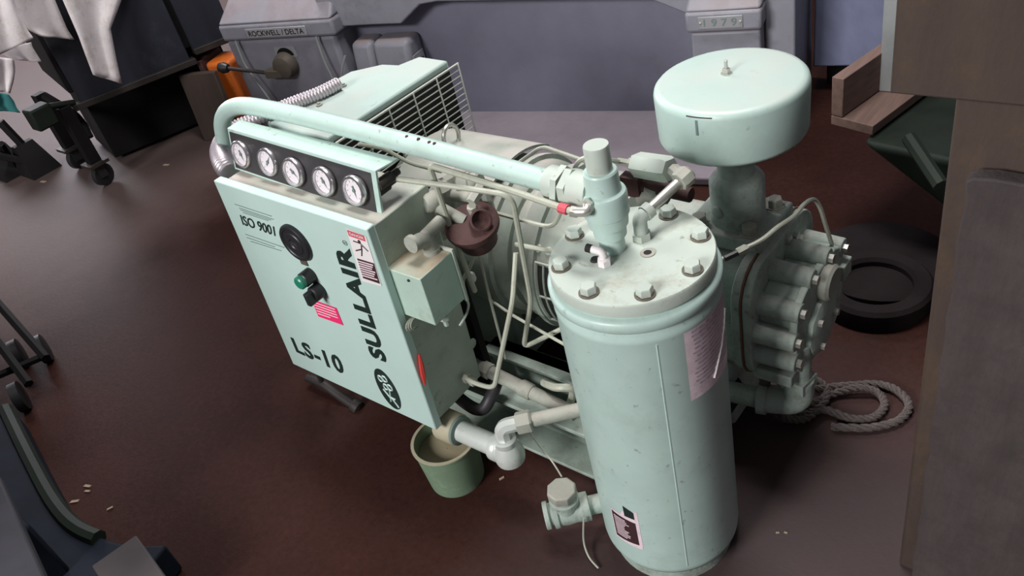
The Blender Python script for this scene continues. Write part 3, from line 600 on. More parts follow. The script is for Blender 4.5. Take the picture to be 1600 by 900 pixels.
tubing([at(745, 380, Y=1.0), at(737, 412, Y=1.0), at(722, 440, Y=1.0), at(730, 470, Y=1.0)], .0045)
tubing([at(742, 380, Y=1.03), at(752, 410, Y=1.03), at(760, 445, Y=1.03), at(790, 560, Y=1.03)], .0035)
tubing([at(560, 225, Y=.96), at(600, 232, Y=1.0), at(640, 255, Y=1.02), at(690, 268, Y=1.04)], .0045)
p = at(884, 327, Y=.875); mb = MB(); mb.rev(p, (1, 0, -.1), [(.009, -.012), (.009, .004)], 8); obj('red_tape', mb, M_redsign, comp)
mb = MB(); mb.rev(at(727, 590, X=XS - .004), (1, -.1, 0), [(.012, 0), (.012, .012), (.009, .012), (.009, .022), (.011, .022), (.011, .034), (.007, .036)], 6); obj('bulkhead_fitting', mb, M_dusttop, comp)
mb = MB(); mb.rev(at(735, 497 - 70, Y=1.0), (0, .1, -1), [(.007, 0), (.009, .004), (.009, .02), (.006, .024)], 6); obj('tube_nut', mb, M_white, comp)
# pressure regulator and its pipe stub
reg = part('pressure_regulator', (-1.05, .96, .66), comp)
rc = at(738, 352, Y=.985)
mb = MB(); mb.rev(rc, (.15, -.25, 1), [(.036, -.060), (.042, -.052), (.045, -.014), (.056, -.010), (.059, -.002), (.059, .008), (.052, .013), (.034, .016), (.001, .017)], 28); obj('regulator_body', mb, M_rusty, reg)
mb = MB(); so = rc + Vector((.030, -.004, .020)); mb.rev(so, (.7, -.35, .55), [(.020, -.02), (.024, .014), (.020, .016), (.017, .004), (.001, .002)], 20); obj('regulator_port', mb, M_rusty, reg)
rp = at(672, 316, Y=.955)
mb = MB(); mb.rev(rp, rc - rp, [(.013, 0), (.0125, (rc - rp).length - .02)], 12); obj('pipe_stub', mb, M_dusttop, reg)
mb = MB(); mb.rev(rp, (-.3, -1, .1), [(.018, -.022), (.022, -.016), (.022, .008), (.018, .014), (.001, .016)], 12); mb.cyl(rp, rp + Vector((-.035, 0, 0)), .016, 10); obj('pipe_elbow', mb, M_dusttop, reg)
p = at(738, 325, Y=.985); mb = MB(); mb.rev(p, (.1, -.3, 1), [(.011, -.03), (.011, .006), (.001, .006)], 6); mb.rev(p + Vector((0, .02, .02)), (0, 1, .4), [(.012, -.02), (.012, .03)], 6); obj('regulator_plug', mb, M_dusttop, reg)
# cluster of fittings behind the cabinet
man = part('fitting_manifold', (-1.2, 1.05, .6), comp)
for (px, py, Y, ax, prof, seg) in (
    (738, 285, 1.06, (.9, .2, .1), [(.020, -.03), (.026, -.026), (.026, 0), (.022, .003), (.022, .018), (.018, .022), (.001, .022)], 14),
    (722, 276, 1.06, (0, .2, 1), [(.016, -.03), (.02, -.01), (.02, .016), (.012, .022), (.001, .022)], 12),
    (690, 300, 1.02, (0, 0, 1), [(.022, -.06), (.026, -.03), (.026, .01), (.016, .02), (.001, .02)], 12),
    (712, 305, 1.03, (1, .1, .05), [(.014, -.05), (.014, .05)], 10),
    (700, 285, 1.05, (.3, 1, 0), [(.018, -.03), (.018, .03)], 8),
    (758, 300, 1.06, (0, 0, 1), [(.012, -.06), (.012, .02)], 8)):
    mb = MB(); mb.rev(at(px, py, Y=Y), ax, prof, seg); obj('fitting', mb, M_dusttop, man)
for (px, py, Y, r) in ((690, 345, 1.0, .020), (694, 362, 1.0, .016), (665, 345, .99, .014)):
    mb = MB(); mb.rev(at(px, py, Y=Y), (.3, -.6, .3), [(r, -.03), (r * 1.15, -.01), (r * 1.15, .01), (r * .8, .014), (.001, .014)], 10); obj('fitting', mb, M_dusttop, man)

# ---- cabinet outlet: collar, silver pipe, reducing elbow, pipe to the tank
out_ = part('outlet_piping', (-1.1, .86, .1), comp)
o0 = at(708, 668, Y=.832); o1 = at(795, 706, Y=.832); dv = (o1 - o0).normalized()
mb = MB(); mb.rev(o0 - dv * .035, dv, [(.038, 0), (.040, .006), (.040, .050), (.036, .056), (.030, .056)], 28); obj('outlet_collar', mb, M_cream, out_)
mb = MB(); mb.rev(o0 + dv * .015, dv, [(.037, 0), (.037, .012), (.028, .014)], 28); obj('rubber_ring', mb, M_inkgrey, out_)
mb = MB(); mb.cyl(o0, o1 - dv * .02, .026, 24); obj('outlet_pipe', mb, M_galv, out_)
mb = MB(); mb.rev(o1 - dv * .042, dv, [(.033, 0), (.034, .003), (.034, .018), (.031, .022)], 24)
mb.rev(o1, (0, 0, 1), [(.001, -.034), (.022, -.033), (.034, -.024), (.037, -.008), (.035, .010), (.028, .026), (.026, .030), (.027, .034), (.027, .046), (.022, .049)], 28); mb.cyl(o1 - dv * .03, o1, .031, 20); obj('reducing_elbow', mb, M_galv, out_)
u0 = o1 + Vector((0, 0, .045)); t1 = Vector((TX - .13, TY + .04, .0)); u1 = u0 + Vector((0, 0, .040)); t2 = at(925, 636, Z=u1.z + .01); hd = (t2 - u1).normalized()
mb = MB(); mb.tube(bend([u0, u1, u1 + hd * .05], .028, 6), .018, 8); obj('hex_elbow', mb, M_galv, out_)
mb = MB(); mb.rev(u1 + hd * .036, hd, [(.024, 0), (.026, .003), (.026, .032), (.022, .036)], 6); obj('hex_nut', mb, M_dusttop, out_)
mb = MB(); mb.cyl(u1 + hd * .05, t2 + hd * .03, .0165, 14); obj('tank_pipe', mb, M_dusttop, out_)
# hose along the base
mb = MB(); h0 = at(748, 572, Y=.99); h1 = at(885, 640, Y=.99); mb.cyl(h0 - (h1 - h0) * .25, h1 + (h1 - h0) * .1, .017, 14)
hh = (h1 - h0).normalized(); mb.rev(h0 + (h1 - h0) * .5, hh, [(.020, 0), (.021, .004), (.021, .03), (.019, .034)], 14); mb.rev(h0 + hh * .01, hh, [(.021, 0), (.021, .03)], 6); obj('return_pipe', mb, M_dusttop, out_)
mb = MB(); mb.tube(spline([at(850, 598, Y=1.02), at(868, 605, Y=1.0), at(895, 608, Y=1.02), at(890, 632, Y=1.04)], 6), .010, 8); obj('drain_hose', mb, M_tube, out_)
mb = MB(); mb.tube(spline([at(690, 595, Y=.96), at(725, 628, Y=.93), at(752, 640, Y=.92), at(768, 618, Y=.95), at(778, 592, Y=1.0)], 8), .016, 12); obj('rubber_hose', mb, M_blackpaint, out_)

# ---- skid frame
skid = part('skid_frame', (-1.1, 1.3, 0), comp)
def rail(y0, y1, x0, x1):
    mb = MB(); mb.box((x0, y0, .012), (x1, y1, .022)); mb.box((x0, y1 - .012, .022), (x1, y1, .130)); mb.box((x0, y0 + .02, .130), (x1, y1, .142)); return mb
obj('front_rail', rail(.955, 1.045, -1.95, -.80), M_skid, skid, bevel=.002)
mb = MB(); mb.box((-1.95, 1.50, .012), (-.80, 1.59, .142)); obj('rear_rail', mb, M_skid, skid, bevel=.004)
mb = MB(); mb.box((-1.30, 1.095, .02), (-.70, 1.13, .190)); mb.box((-1.30, 1.07, .178), (-.70, 1.13, .190)); obj('motor_bearer', mb, M_skid, skid, bevel=.002)
for x in (-1.92, -1.33, -.83):
    mb = MB(); mb.box((x - .03, 1.045, .02), (x + .03, 1.50, .12)); obj('cross_member', mb, M_skid, skid, bevel=.003)
for x in (-1.70, -1.34):
    mb = MB(); mb.box((x, .966, .142), (x + .04, .985, .40)); obj('cabinet_bracket', mb, M_skid, skid, bevel=.002)
mb = MB(); mb.box((-1.88, 1.15, .12), (-1.64, 1.45, .165)); obj('cooler_stand', mb, M_skid, skid, bevel=.003)
# trap bowl hanging below the cabinet at the left
mb = MB(); mb.tube(spline([at(482, 590, Y=.86), at(505, 600, Y=.86), at(530, 618, Y=.86), at(556, 636, Y=.86)], 5), .014, 10); mb.rev(at(556, 634, Y=.86), (1, 0, -.4), [(.02, -.01), (.022, 0), (.022, .014), (.012, .02)], 12); mb.cyl(at(508, 607, Y=.86), at(508, 607, Y=.86) + Vector((0, 0, .12)), .008, 8); obj('lower_hose', mb, M_iron, comp)
mb = MB(); mb.rev((-1.735, .86, .28), (0, 0, 1), [(.012, -.02), (.016, -.01), (.016, .03), (.01, .035)], 10); obj('side_fitting', mb, M_cream, comp)

# ================================================================== flexible conduit
dp = [at(530, 130, Z=.80), at(500, 145, Z=.80), at(450, 164, Z=.80), at(405, 184, Z=.80), at(372, 198, Z=.795), at(352, 214, Z=.79), at(344, 236, Z=.79), at(350, 258, Z=.79), at(360, 270, Z=.78)]
raw = spline(dp, 30); sp = [raw[0]]; acc = 0.0
for a, b in zip(raw, raw[1:]):                       # even steps along the hose
    while acc + (b - sp[-1]).length >= .0022:
        sp.append(sp[-1] + (b - sp[-1]).normalized() * .0022)
mb = MB(); nn_ = len(sp)
mb.tube(sp, .024, 14, rad=lambda i: (.018 + .008 * min(1, max(0, i / nn_ - .45) * 3)) * (.84, .96, 1.0, .96)[i % 4])
tag(obj('flexible_conduit', mb, M_duct, ang=60), 'ribbed silver flexible conduit curling past the left end of the gauge console', 'conduit')

# ================================================================== bucket
B0 = at(715, 743, Z=0)
bk = thing('bucket', B0, 'small scuffed green bucket on the floor under the cabinet corner', 'bucket')
mb = MB(); mb.rev(B0, (0, 0, 1), [(.001, .004), (.066, .004), (.070, .0), (.071, .008), (.080, .133), (.083, .134), (.083, .140), (.077, .140), (.075, .133), (.067, .010), (.001, .010)], 44, cap=False); obj('bucket_body', mb, M_bucket, bk)
mb = MB(); mb.rev(B0 + Vector((0, 0, .105)), (0, 0, 1), [(.001, 0), (.0725, 0)], 36, cap=False); obj('dirty_contents', mb, M_bucketin, bk)
mb = MB(); mb.rev(B0 + Vector((0, 0, .1385)), (0, 0, 1), [(.076, 0), (.0838, .0003), (.0838, .003), (.076, .003), (.076, 0)], 44, cap=False); obj('bucket_rim', mb, M_cream, bk)

# loose thin wires by the tank
mb = MB(); mb.tube(spline([at(815, 655, Y=.93), at(838, 690, Y=.92), at(862, 720, Y=.9), at(878, 745, Y=.88)], 6), .0022, 6); obj('thin_wire', mb, M_tube, comp)
mb = MB(); mb.tube(spline([at(912, 810, Z=.10), at(912, 845, Z=.03), at(920, 870, Z=.012), at(935, 888, Z=.006)], 6), .0022, 6); obj('thin_wire', mb, M_tube, comp)

# ================================================================== rope on the floor
rp_ = [at(1180, 612, Z=.05), at(1205, 640, Z=.03), at(1235, 655, Z=.02), at(1246, 625, Z=.03), at(1228, 600, Z=.05), at(1250, 590, Z=.05), at(1285, 600, Z=.03), at(1290, 625, Z=.02), at(1262, 645, Z=.02), at(1240, 640, Z=.03), at(1255, 610, Z=.045), at(1280, 607, Z=.03),
       at(1320, 603, Z=.014), at(1365, 600, Z=.014), at(1398, 608, Z=.014), at(1420, 632, Z=.014), at(1405, 656, Z=.014), at(1360, 668, Z=.014), at(1300, 667, Z=.014)]
rp2 = [at(1215, 590, Z=.06), at(1235, 620, Z=.05), at(1262, 632, Z=.03), at(1300, 616, Z=.016), at(1340, 606, Z=.026), at(1372, 614, Z=.016), at(1382, 634, Z=.014), at(1365, 652, Z=.014), at(1330, 654, Z=.014), at(1285, 640, Z=.014), at(1255, 655, Z=.02), at(1225, 650, Z=.035), at(1215, 620, Z=.06)]
rr_ = thing('rope', at(1300, 640, Z=0), 'dirty grey rope lying in loops on the floor beside the airend', 'rope')
for pts in (rp_, rp2):
    s_ = spline(pts, 10); mb = MB()
    for ph in (0, 2.09, 4.19):           # three twisted strands
        q = []
        for i, p in enumerate(s_):
            d = (s_[min(i + 1, len(s_) - 1)] - s_[max(i - 1, 0)]).normalized(); u = Vector((0, 0, 1)); u = (u - d * u.dot(d)).normalized(); v = d.cross(u); a = ph + i * .75
            q.append(p + (u * math.cos(a) + v * math.sin(a)) * .0052)
        mb.tube(q, .0056, 6)
    obj('rope_strand', mb, M_rope, rr_)

# ================================================================== lathe behind
A = Vector((-2.54, 2.43, 0)); U = Vector((.969, .248, 0)); Nn = Vector((.248, -.969, 0))
def LP(s, d, z): return A + U * s + Nn * d + Vector((0, 0, z))
def lbox(mb, s0, s1, d0, d1, z0, z1, m=0, ts=0, td=0):      # ts, td shrink the top
    return mb.hexa([LP(s0, d1, z0), LP(s1, d1, z0), LP(s1, d0, z0), LP(s0, d0, z0), LP(s0 + ts, d1 - td, z1), LP(s1 - ts, d1 - td, z1), LP(s1 - ts, d0, z1), LP(s0 + ts, d0, z1)], m)
lat = thing('metal_lathe', LP(0, -.2, 0), 'grey metal lathe stand with two pedestals and a wide sheet panel', 'lathe')
mb = MB(); lbox(mb, -.5, 1.2, -.03, 0, 0, 1.1); obj('back_panel', mb, M_panel, lat)
mb = MB(); mb.prism([LP(-.55, .10, .50), LP(-.30, .10, .50), LP(-.15, .10, .497), LP(-.035, .10, .572), LP(.05, .10, .580), LP(.87, .10, .540), LP(.93, .10, .535), LP(1.07, .10, .468), LP(1.2, .10, .468), LP(1.2, .10, 1.0), LP(-.55, .10, 1.0)], -Nn * .04); obj('apron', mb, M_lathe, lat, bevel=.006)
mb = MB(); lbox(mb, -.6, 1.30, -.05, .50, 0, .035); obj('drip_tray', mb, M_tray, lat, bevel=.008)
# left pedestal
lp = part('pedestal', LP(-.77, -.05, 0), lat)
mb = MB(); lbox(mb, -1.10, -.475, -.35, .15, 0, .485, ts=.0, td=.0); obj('pedestal_body', mb, M_lathe, lp, bevel=.02, seg=3)
mb = MB(); lbox(mb, -1.10, -.450, -.36, .165, .485, .560); lbox(mb, -1.10, -.450, -.36, .165, .560, .70, ts=.04, td=.17); obj('pedestal_cap', mb, M_lathe, lp, bevel=.014, seg=3)
mb = MB(); lbox(mb, -.94, -.595, .165, .170, .498, .540); obj('name_plate', mb, M_plate, lp, bevel=.002)
obj('plate_lettering', text_mb('ROCKWELL / DELTA', [LP(-.925, .1708, .506), LP(-.61, .1708, .506), LP(-.61, .1708, .531), LP(-.925, .1708, .531)], .012), M_frame, lp)
for s in (-1.0, -.58):
    mb = MB(); mb.rev(LP(s, .02, .628), Vector((.2, -.75, .6)), [(.03, -.02), (.03, .0), (.02, .012), (.012, .012), (.012, .03)], 10); obj('cap_screw', mb, M_knob, lp)
mb = MB(); kc = LP(-.785, .15, .362); mb.rev(kc, Nn, [(.060, 0), (.060, .02), (.055, .03), (.05, .05), (.03, .055), (.001, .055)], 20); obj('lever_hub', mb, M_knob, lp)
mb = MB(); lbox(mb, -.895, -.80, .16, .205, .315, .352); obj('lever_block', mb, M_knob, lp, bevel=.004)
mb = MB(); mb.cyl(LP(-.86, .19, .335), LP(-1.10, .23, .388), .009, 8); obj('lever_rod', mb, M_iron, lp)
mb = MB(); mb.rev(LP(-1.10, .23, .388), LP(-1.10, .23, .388) - LP(-.86, .19, .335), [(.001, -.03), (.02, -.024), (.027, 0), (.02, .022), (.001, .028)], 14); obj('lever_ball', mb, M_black, lp)
mb = MB(); lbox(mb, -.83, -.71, .15, .153, .395, .445); obj('dial_plate', mb, M_plate, lp)
mb = MB(); mb.prism([LP(-.775 + .05 * math.cos(math.radians(a)), .1545, .395 + .045 * math.sin(math.radians(a))) for a in range(10, 171, 16)], Nn * .001); obj('dial_scale', mb, M_frame, lp)
for s, sl in ((-1.02, .09), (-.555, .05)):
    mb = MB(); mb.tube(bend([LP(s, .17, .49), LP(s + .01, .185, .38), LP(s + sl, .20, .20), LP(s + sl + .03, .21, .02)], .03), .006, 6); obj('spring_wire', mb, M_strip, lp)
mb = MB(); mb.tube(bend([LP(-.44, .16, .395), LP(-.47, .19, .33), LP(-.50, .20, .20), LP(-.5, .2, .02)], .03), .005, 6); obj('spring_wire', mb, M_strip, lp)
# motor box between pedestal and panel
mb = MB(); mx = part('switch_box', LP(-.27, .05, .3), lat)
mb = MB(); lbox(mb, -.435, -.325, .0, .165, .16, .43, td=.05); lbox(mb, -.320, -.135, .0, .165, .16, .43, td=.05); obj('box_shell', mb, M_lathe, mx, bevel=.025, seg=4)
mb = MB(); lbox(mb, -.128, -.124, .03, .12, .24, .36); obj('box_plate', mb, M_plate, mx, bevel=.002)
mb = MB(); lbox(mb, -.125, -.118, .05, .09, .26, .33); obj('box_switch', mb, M_frame, mx)
# right pedestal
rpd = part('pedestal', LP(1.2, .0, 0), lat)
mb = MB(); lbox(mb, 1.085, 1.330, -.35, .15, 0, .42); obj('pedestal_body', mb, M_lathe, rpd, bevel=.01, seg=3)
mb = MB(); lbox(mb, 1.072, 1.338, -.36, .165, .425, .50); lbox(mb, 1.072, 1.338, -.36, .165, .50, .62, ts=.02, td=.16); obj('pedestal_cap', mb, M_lathe, rpd, bevel=.012, seg=3)
mb = MB(); lbox(mb, 1.120, 1.275, .165, .169, .440, .484); obj('year_plate', mb, M_plate, rpd, bevel=.002)
obj('plate_lettering', text_mb('1 9 7 9', [LP(1.14, .1698, .449), LP(1.255, .1698, .449), LP(1.255, .1698, .476), LP(1.14, .1698, .476)], .01), M_inkgrey, rpd)
for s in (1.128, 1.267):
    mb = MB(); mb.rev(LP(s, .169, .462), Nn, [(.005, 0), (.004, .003), (.001, .004)], 8); obj('rivet', mb, M_steel, rpd)
mb = MB(); lbox(mb, 1.33, 1.435, -.35, .08, 0, .75); obj('side_column', mb, M_lathe, rpd, bevel=.008)
mb = MB(); mb.rev(LP(1.18, .06, .575), Vector((.2, -.7, .6)), [(.03, -.01), (.03, .01), (.015, .016)], 10); obj('cap_screw', mb, M_knob, rpd)

# pale blue machine guard to the right of the lathe
mb = MB(); P0 = LP(1.44, -.20, .12); gs = thing('machine_guard', LP(1.9, -.3, 0), 'pale blue sheet metal machine guard right of the lathe', 'machine guard')
mb = MB(); lbox(mb, 1.46, 2.6, -.6, -.20, .115, .9, td=.1); obj('guard_sheet', mb, M_sheetblue, gs, bevel=.006)
mb = MB(); lbox(mb, 1.50, 2.55, -.58, -.30, 0, .115); obj('guard_plinth', mb, M_frame, gs)

# ================================================================== timber cradle, strip and green bin on the right
Zw = .52
tb = thing('timber_cradle', at(1340, 150, Z=0) * .6, 'reddish timber cradle of two boards above the dark green bin', 'timber frame')
tb.location = Vector((-.70, 2.05, .0))
a_ = at(1300, 120, Z=Zw); b_ = at(1318, 124, Z=Zw); L_ = Vector((.02, .62, 0))
L_ = at(1395, 55, Z=Zw) - a_; L_ = L_.normalized() * .75
mb = MB(); mb.prism([a_, b_, b_ + Vector((0, 0, -.115)), a_ + Vector((0, 0, -.115))], L_); obj('side_board', mb, M_wood, tb, bevel=.002)
c_ = a_ + Vector((-.0, 0, -.118)); wv = (b_ - a_).normalized()
mb = MB(); mb.prism([c_, c_ + wv * .13, c_ + wv * .13 + Vector((0, 0, -.028)), c_ + Vector((0, 0, -.028))], L_); obj('bottom_board', mb, M_wood, tb, bevel=.002)
mb = MB(); e_ = a_ + L_ * .9; mb.prism([e_ + wv * .04, e_ + wv * .16, e_ + wv * .16 + Vector((0, 0, -.09)), e_ + wv * .04 + Vector((0, 0, -.09))], L_.normalized() * .02); obj('end_board', mb, M_wood, tb, bevel=.002)
mb = MB(); s0 = at(1382, 127, Z=.43); mb.box((s0.x - .012, s0.y - .01, .404), (s0.x + .022, s0.y + .01, 1.3)); mb.box((s0.x + .022, s0.y - .012, .404), (s0.x + .03, s0.y + .05, 1.3)); tag(obj('metal_strip', mb, [M_strip], bevel=.001), 'upright grey metal angle strip standing in the timber cradle', 'metal strip')
gb = thing('green_bin', (-.45, 2.2, 0), 'dark green enamelled machine base behind the rusty column', 'machine base')
mb = MB(); mb.hexa([(-.22, 2.10, 0), (.35, 2.0, 0), (.35, 2.6, 0), (-.22, 2.6, 0), (-.68, 2.06, .365), (.35, 1.92, .365), (.35, 2.7, .365), (-.66, 2.75, .365)]); obj('bin_body', mb, M_dkgreen, gb, bevel=.02, seg=3)
mb = MB(); r0 = at(1420, 215, Y=1.90); r1 = at(1470, 290, Y=1.80); mb.tube([r0, r1], .018, 8); obj('bin_rib', mb, M_dkgreen, gb)

# round iron ring on the floor
tc = at(1368, 440, Z=.06); rg = Vector((tc.x, tc.y, 0))
it = thing('iron_ring', rg, 'sooty round iron ring lying on the floor near the column', 'iron ring')
mb = MB(); mb.rev(rg, (0, 0, 1), [(.10, .0), (.145, .0), (.150, .02), (.148, .055), (.138, .065), (.105, .065), (.096, .055), (.094, .0)], 40, cap=False); obj('ring_body', mb, M_pit, it)
mb = MB(); mb.rev(rg + Vector((-.03, .14, 0)), (0, 0, 1), [(.001, .0), (.19, .0), (.19, .03), (.17, .04), (.001, .04)], 40); obj('ring_base', mb, M_pit, it)

# leaning weathered board in the right foreground
mb = MB()
n = 28; xl = -.203; pts = []
for i in range(n + 1):
    z = .945 * i / n; pts.append((xl + .0014 * math.sin(i * 1.7) + (.002 if i % 5 == 2 else 0), z))
top = [(-.195, .952), (-.17, .955), (-.10, .952), (.0, .955), (.14, .95)]
poly = [Vector((x, 1.030, z)) for x, z in pts + top] + [Vector((.14, 1.030, 0))]
mb.prism(poly, (0, .028, 0))
tag(obj('weathered_board', mb, M_board, bevel=.003), 'thick weathered grey-brown board standing on end in the right foreground', 'board')

# ================================================================== rolling cabinet and cloths, far left
rc_ = thing('rolling_bench', (-4.2, 1.75, 0), 'dark blue steel panelled bench on casters at the upper left', 'bench')
V1 = Vector((.355, .935, 0)); W1 = Vector((-.972, .236, 0)); O1 = Vector((-4.03, 1.42, 0))
def bb(mb, a0, a1, b0, b1, z0, z1, m=0):
    f = lambda a, b, z: O1 + V1 * a + W1 * b + Vector((0, 0, z))
    return mb.hexa([f(a0, b0, z0), f(a1, b0, z0), f(a1, b1, z0), f(a0, b1, z0), f(a0, b0, z1), f(a1, b0, z1), f(a1, b1, z1), f(a0, b1, z1)], m)
mb = MB(); bb(mb, .02, .56, 0, .02, .40, 1.1); obj('side_panel', mb, M_blue, rc_, bevel=.004)
mb = MB(); bb(mb, .59, .80, .0, .02, .44, 1.1); obj('side_panel', mb, M_blue, rc_, bevel=.004)
mb = MB(); bb(mb, .0, .80, .02, .6, .45, 1.1); obj('bench_carcass', mb, M_frame, rc_, bevel=.004)
mb = MB(); bb(mb, .06, .78, .22, .6, .02, .45); obj('under_bench_dark_box', mb, M_frame, rc_, bevel=.004)  # near-black box added to keep the space under the bench dark
mb = MB(); bb(mb, -.02, .58, -.02, .03, .375, .405); obj('bottom_rail', mb, M_iron, rc_, bevel=.003)
mb = MB(); bb(mb, .59, .80, -.02, .03, .415, .445); obj('bottom_rail', mb, M_iron, rc_, bevel=.003)
def caster(p, top):
    p = Vector((p.x, p.y, 0)); mb = MB(); mb.box((p.x - .028, p.y - .028, .13), (p.x + .028, p.y + .028, top)); obj('bench_leg', mb, M_frame, rc_, bevel=.003)
    mb = MB(); mb.box((p.x - .05, p.y - .05, .115), (p.x + .05, p.y + .05, .13)); obj('caster_plate', mb, M_iron, rc_)
    mb = MB(); mb.rev(p + Vector((-.018, .0, .055)), (1, .3, 0), [(.03, 0), (.055, .004), (.055, .032), (.03, .036)], 20); mb.box((p.x - .03, p.y - .02, .05), (p.x - .022, p.y + .02, .118)); mb.box((p.x + .022, p.y - .02, .05), (p.x + .03, p.y + .02, .118)); obj('caster_wheel', mb, M_black, rc_)
caster(at(168, 288, Z=0), .42); caster(at(128, 262, Z=0), .42)
mb = MB(); mb.tube(bend([at(70, 150, X=-4.3), at(95, 165, X=-4.2), at(125, 185, X=-4.1), at(140, 215, X=-4.05)], .05), .02, 8); obj('bench_brace', mb, M_frame, rc_)
def cloth(name, outline_pts, label, X0, sway, grp='canvas cloths hanging over the bench'):
    """cloth hanging from the bench top: strips of quads between a left and a right edge"""
    L0, R0 = outline_pts; n = 14; m_ = 10; vs = []; fs = []
    for i in range(n + 1):
        t = i / n
        def ev(Q): k = t * (len(Q) - 1); j = min(int(k), len(Q) - 2); f = k - j; return (Q[j][0] * (1 - f) + Q[j + 1][0] * f, Q[j][1] * (1 - f) + Q[j + 1][1] * f)
        a, b = ev(L0), ev(R0)
        for k in range(m_ + 1):
            s = k / m_; x = a[0] * (1 - s) + b[0] * s; y = a[1] * (1 - s) + b[1] * s
            vs.append(at(x, y, X=X0 + sway * .6 * math.sin(s * 8 + t * 1.2)))
    for i in range(n):
        for k in range(m_): q = i * (m_ + 1) + k; fs.append((q, q + 1, q + m_ + 2, q + m_ + 1))
    mb = MB(); mb.add(vs, fs); o = obj(name, mb, M_cloth, ang=80)
    so = o.modifiers.new('thick', 'SOLIDIFY'); so.thickness = .006
    return tag(o, label, 'cloth', grp)
cloth('canvas_cloth', ([(80, -40), (98, 0), (122, 55), (136, 92), (146, 117)], [(205, -40), (190, 0), (173, 45), (182, 92), (191, 131)]), 'long off-white canvas cloth ending in a point against the blue panel', -3.84, .02)
cloth('canvas_cloth', ([(10, -40), (22, 10), (40, 45), (62, 56)], [(70, -40), (90, 10), (105, 45), (116, 62)]), 'off-white cloth with a square hem between two longer cloths', -3.95, .025)
cloth('canvas_cloth', ([(-60, -40), (-50, 30), (-40, 75), (-30, 100)], [(10, -40), (25, 10), (42, 45), (53, 60)]), 'wide pale cloth cut by the top left corner', -3.90, .03)
cloth('canvas_cloth', ([(-10, 80), (5, 85), (15, 90), (28, 94)], [(48, 66), (50, 74), (56, 84), (64, 97)]), 'small grey flap of cloth under the wide pale cloth', -3.98, .01)
cloth('canvas_cloth', ([(-40, 85), (-30, 110), (-20, 130), (-5, 142)], [(22, 92), (24, 108), (22, 125), (16, 146)]), 'crumpled whitish rag low at the left edge', -4.0, .03)
cloth('canvas_cloth', ([(-30, 140), (-25, 155), (-20, 165), (-10, 172)], [(14, 148), (22, 158), (26, 168), (32, 176)]), 'teal rag below the whitish rag at the left edge', -4.05, .02).data.materials[0] = M_teal
# tripod-like dark stands left of the bench
sd = thing('iron_stand', at(30, 262, Z=0), 'dark iron stand with slanted legs at the left edge', 'stand')
for a, b, r in (((0, 190), (62, 255), .022), ((0, 225), (25, 262), .022), ((-20, 240), (70, 258), .02)):
    mb = MB(); p0 = at(*a, X=-4.7) ; p1 = at(*b, Z=.03); mb.tube([p0, p1], r, 6); obj('stand_leg', mb, M_frame, sd)
for p in ((15, 262), (58, 258)):
    q = at(*p, Z=.03); mb = MB(); mb.hexa([(q.x - .10, q.y - .08, 0), (q.x + .10, q.y - .08, 0), (q.x + .10, q.y + .08, 0), (q.x - .10, q.y + .08, 0), (q.x - .04, q.y - .05, .16), (q.x + .0, q.y - .05, .16), (q.x + .0, q.y + .05, .16), (q.x - .04, q.y + .05, .16)]); obj('stand_foot', mb, M_frame, sd)
mb = MB(); g = at(52, 168, X=-4.02); mb.box((g.x - .05, g.y - .04, g.z - .10), (g.x + .04, g.y + .06, g.z)); mb.tube([(g.x, g.y + .04, g.z - .02), (O1.x, O1.y, .41)], .018, 6); obj('swing_bracket', mb, M_dkgreen, rc_, bevel=.01)

# orange casing and brown board beside the lathe lever
oc = at(372, 168, Z=.12)
mb = MB(); d1 = Vector((.94, .34, 0)); d2 = Vector((-.34, .94, 0)); k0 = Vector((oc.x, oc.y, 0))
org = thing('orange_casing', k0, 'chipped orange metal casing beside the lathe pedestal', 'casing')
f = lambda a, b, z: k0 + d1 * a + d2 * b + Vector((0, 0, z))
mb.hexa([f(-.07, 0, 0), f(.07, 0, 0), f(.07, .2, 0), f(-.07, .2, 0), f(-.09, .0, .36), f(.06, 0, .36), f(.06, .16, .36), f(-.09, .16, .36)]); obj('casing_body', mb, M_orange, org, bevel=.02, seg=3)
mb = MB(); mb.hexa([f(-.10, -.012, 0), f(-.072, -.012, 0), f(-.072, .2, 0), f(-.10, .2, 0), f(-.12, -.012, .38), f(-.094, -.012, .38), f(-.094, .16, .38), f(-.12, .16, .38)]); obj('casing_flange', mb, M_rusty, org, bevel=.004)
bo = at(322, 172, Z=.17); k1 = Vector((bo.x, bo.y, 0)); mb = MB(); g_ = lambda a, b, z: k1 + d1 * a + d2 * b + Vector((0, 0, z))
mb.hexa([g_(-.10, 0, 0), g_(.13, 0, 0), g_(.13, .03, 0), g_(-.10, .03, 0), g_(-.12, .05, .34), g_(.10, .05, .34), g_(.10, .08, .34), g_(-.12, .08, .34)])
tag(obj('brown_board', mb, M_brown, bevel=.004), 'dull brown board leaning beside the orange casing', 'board')

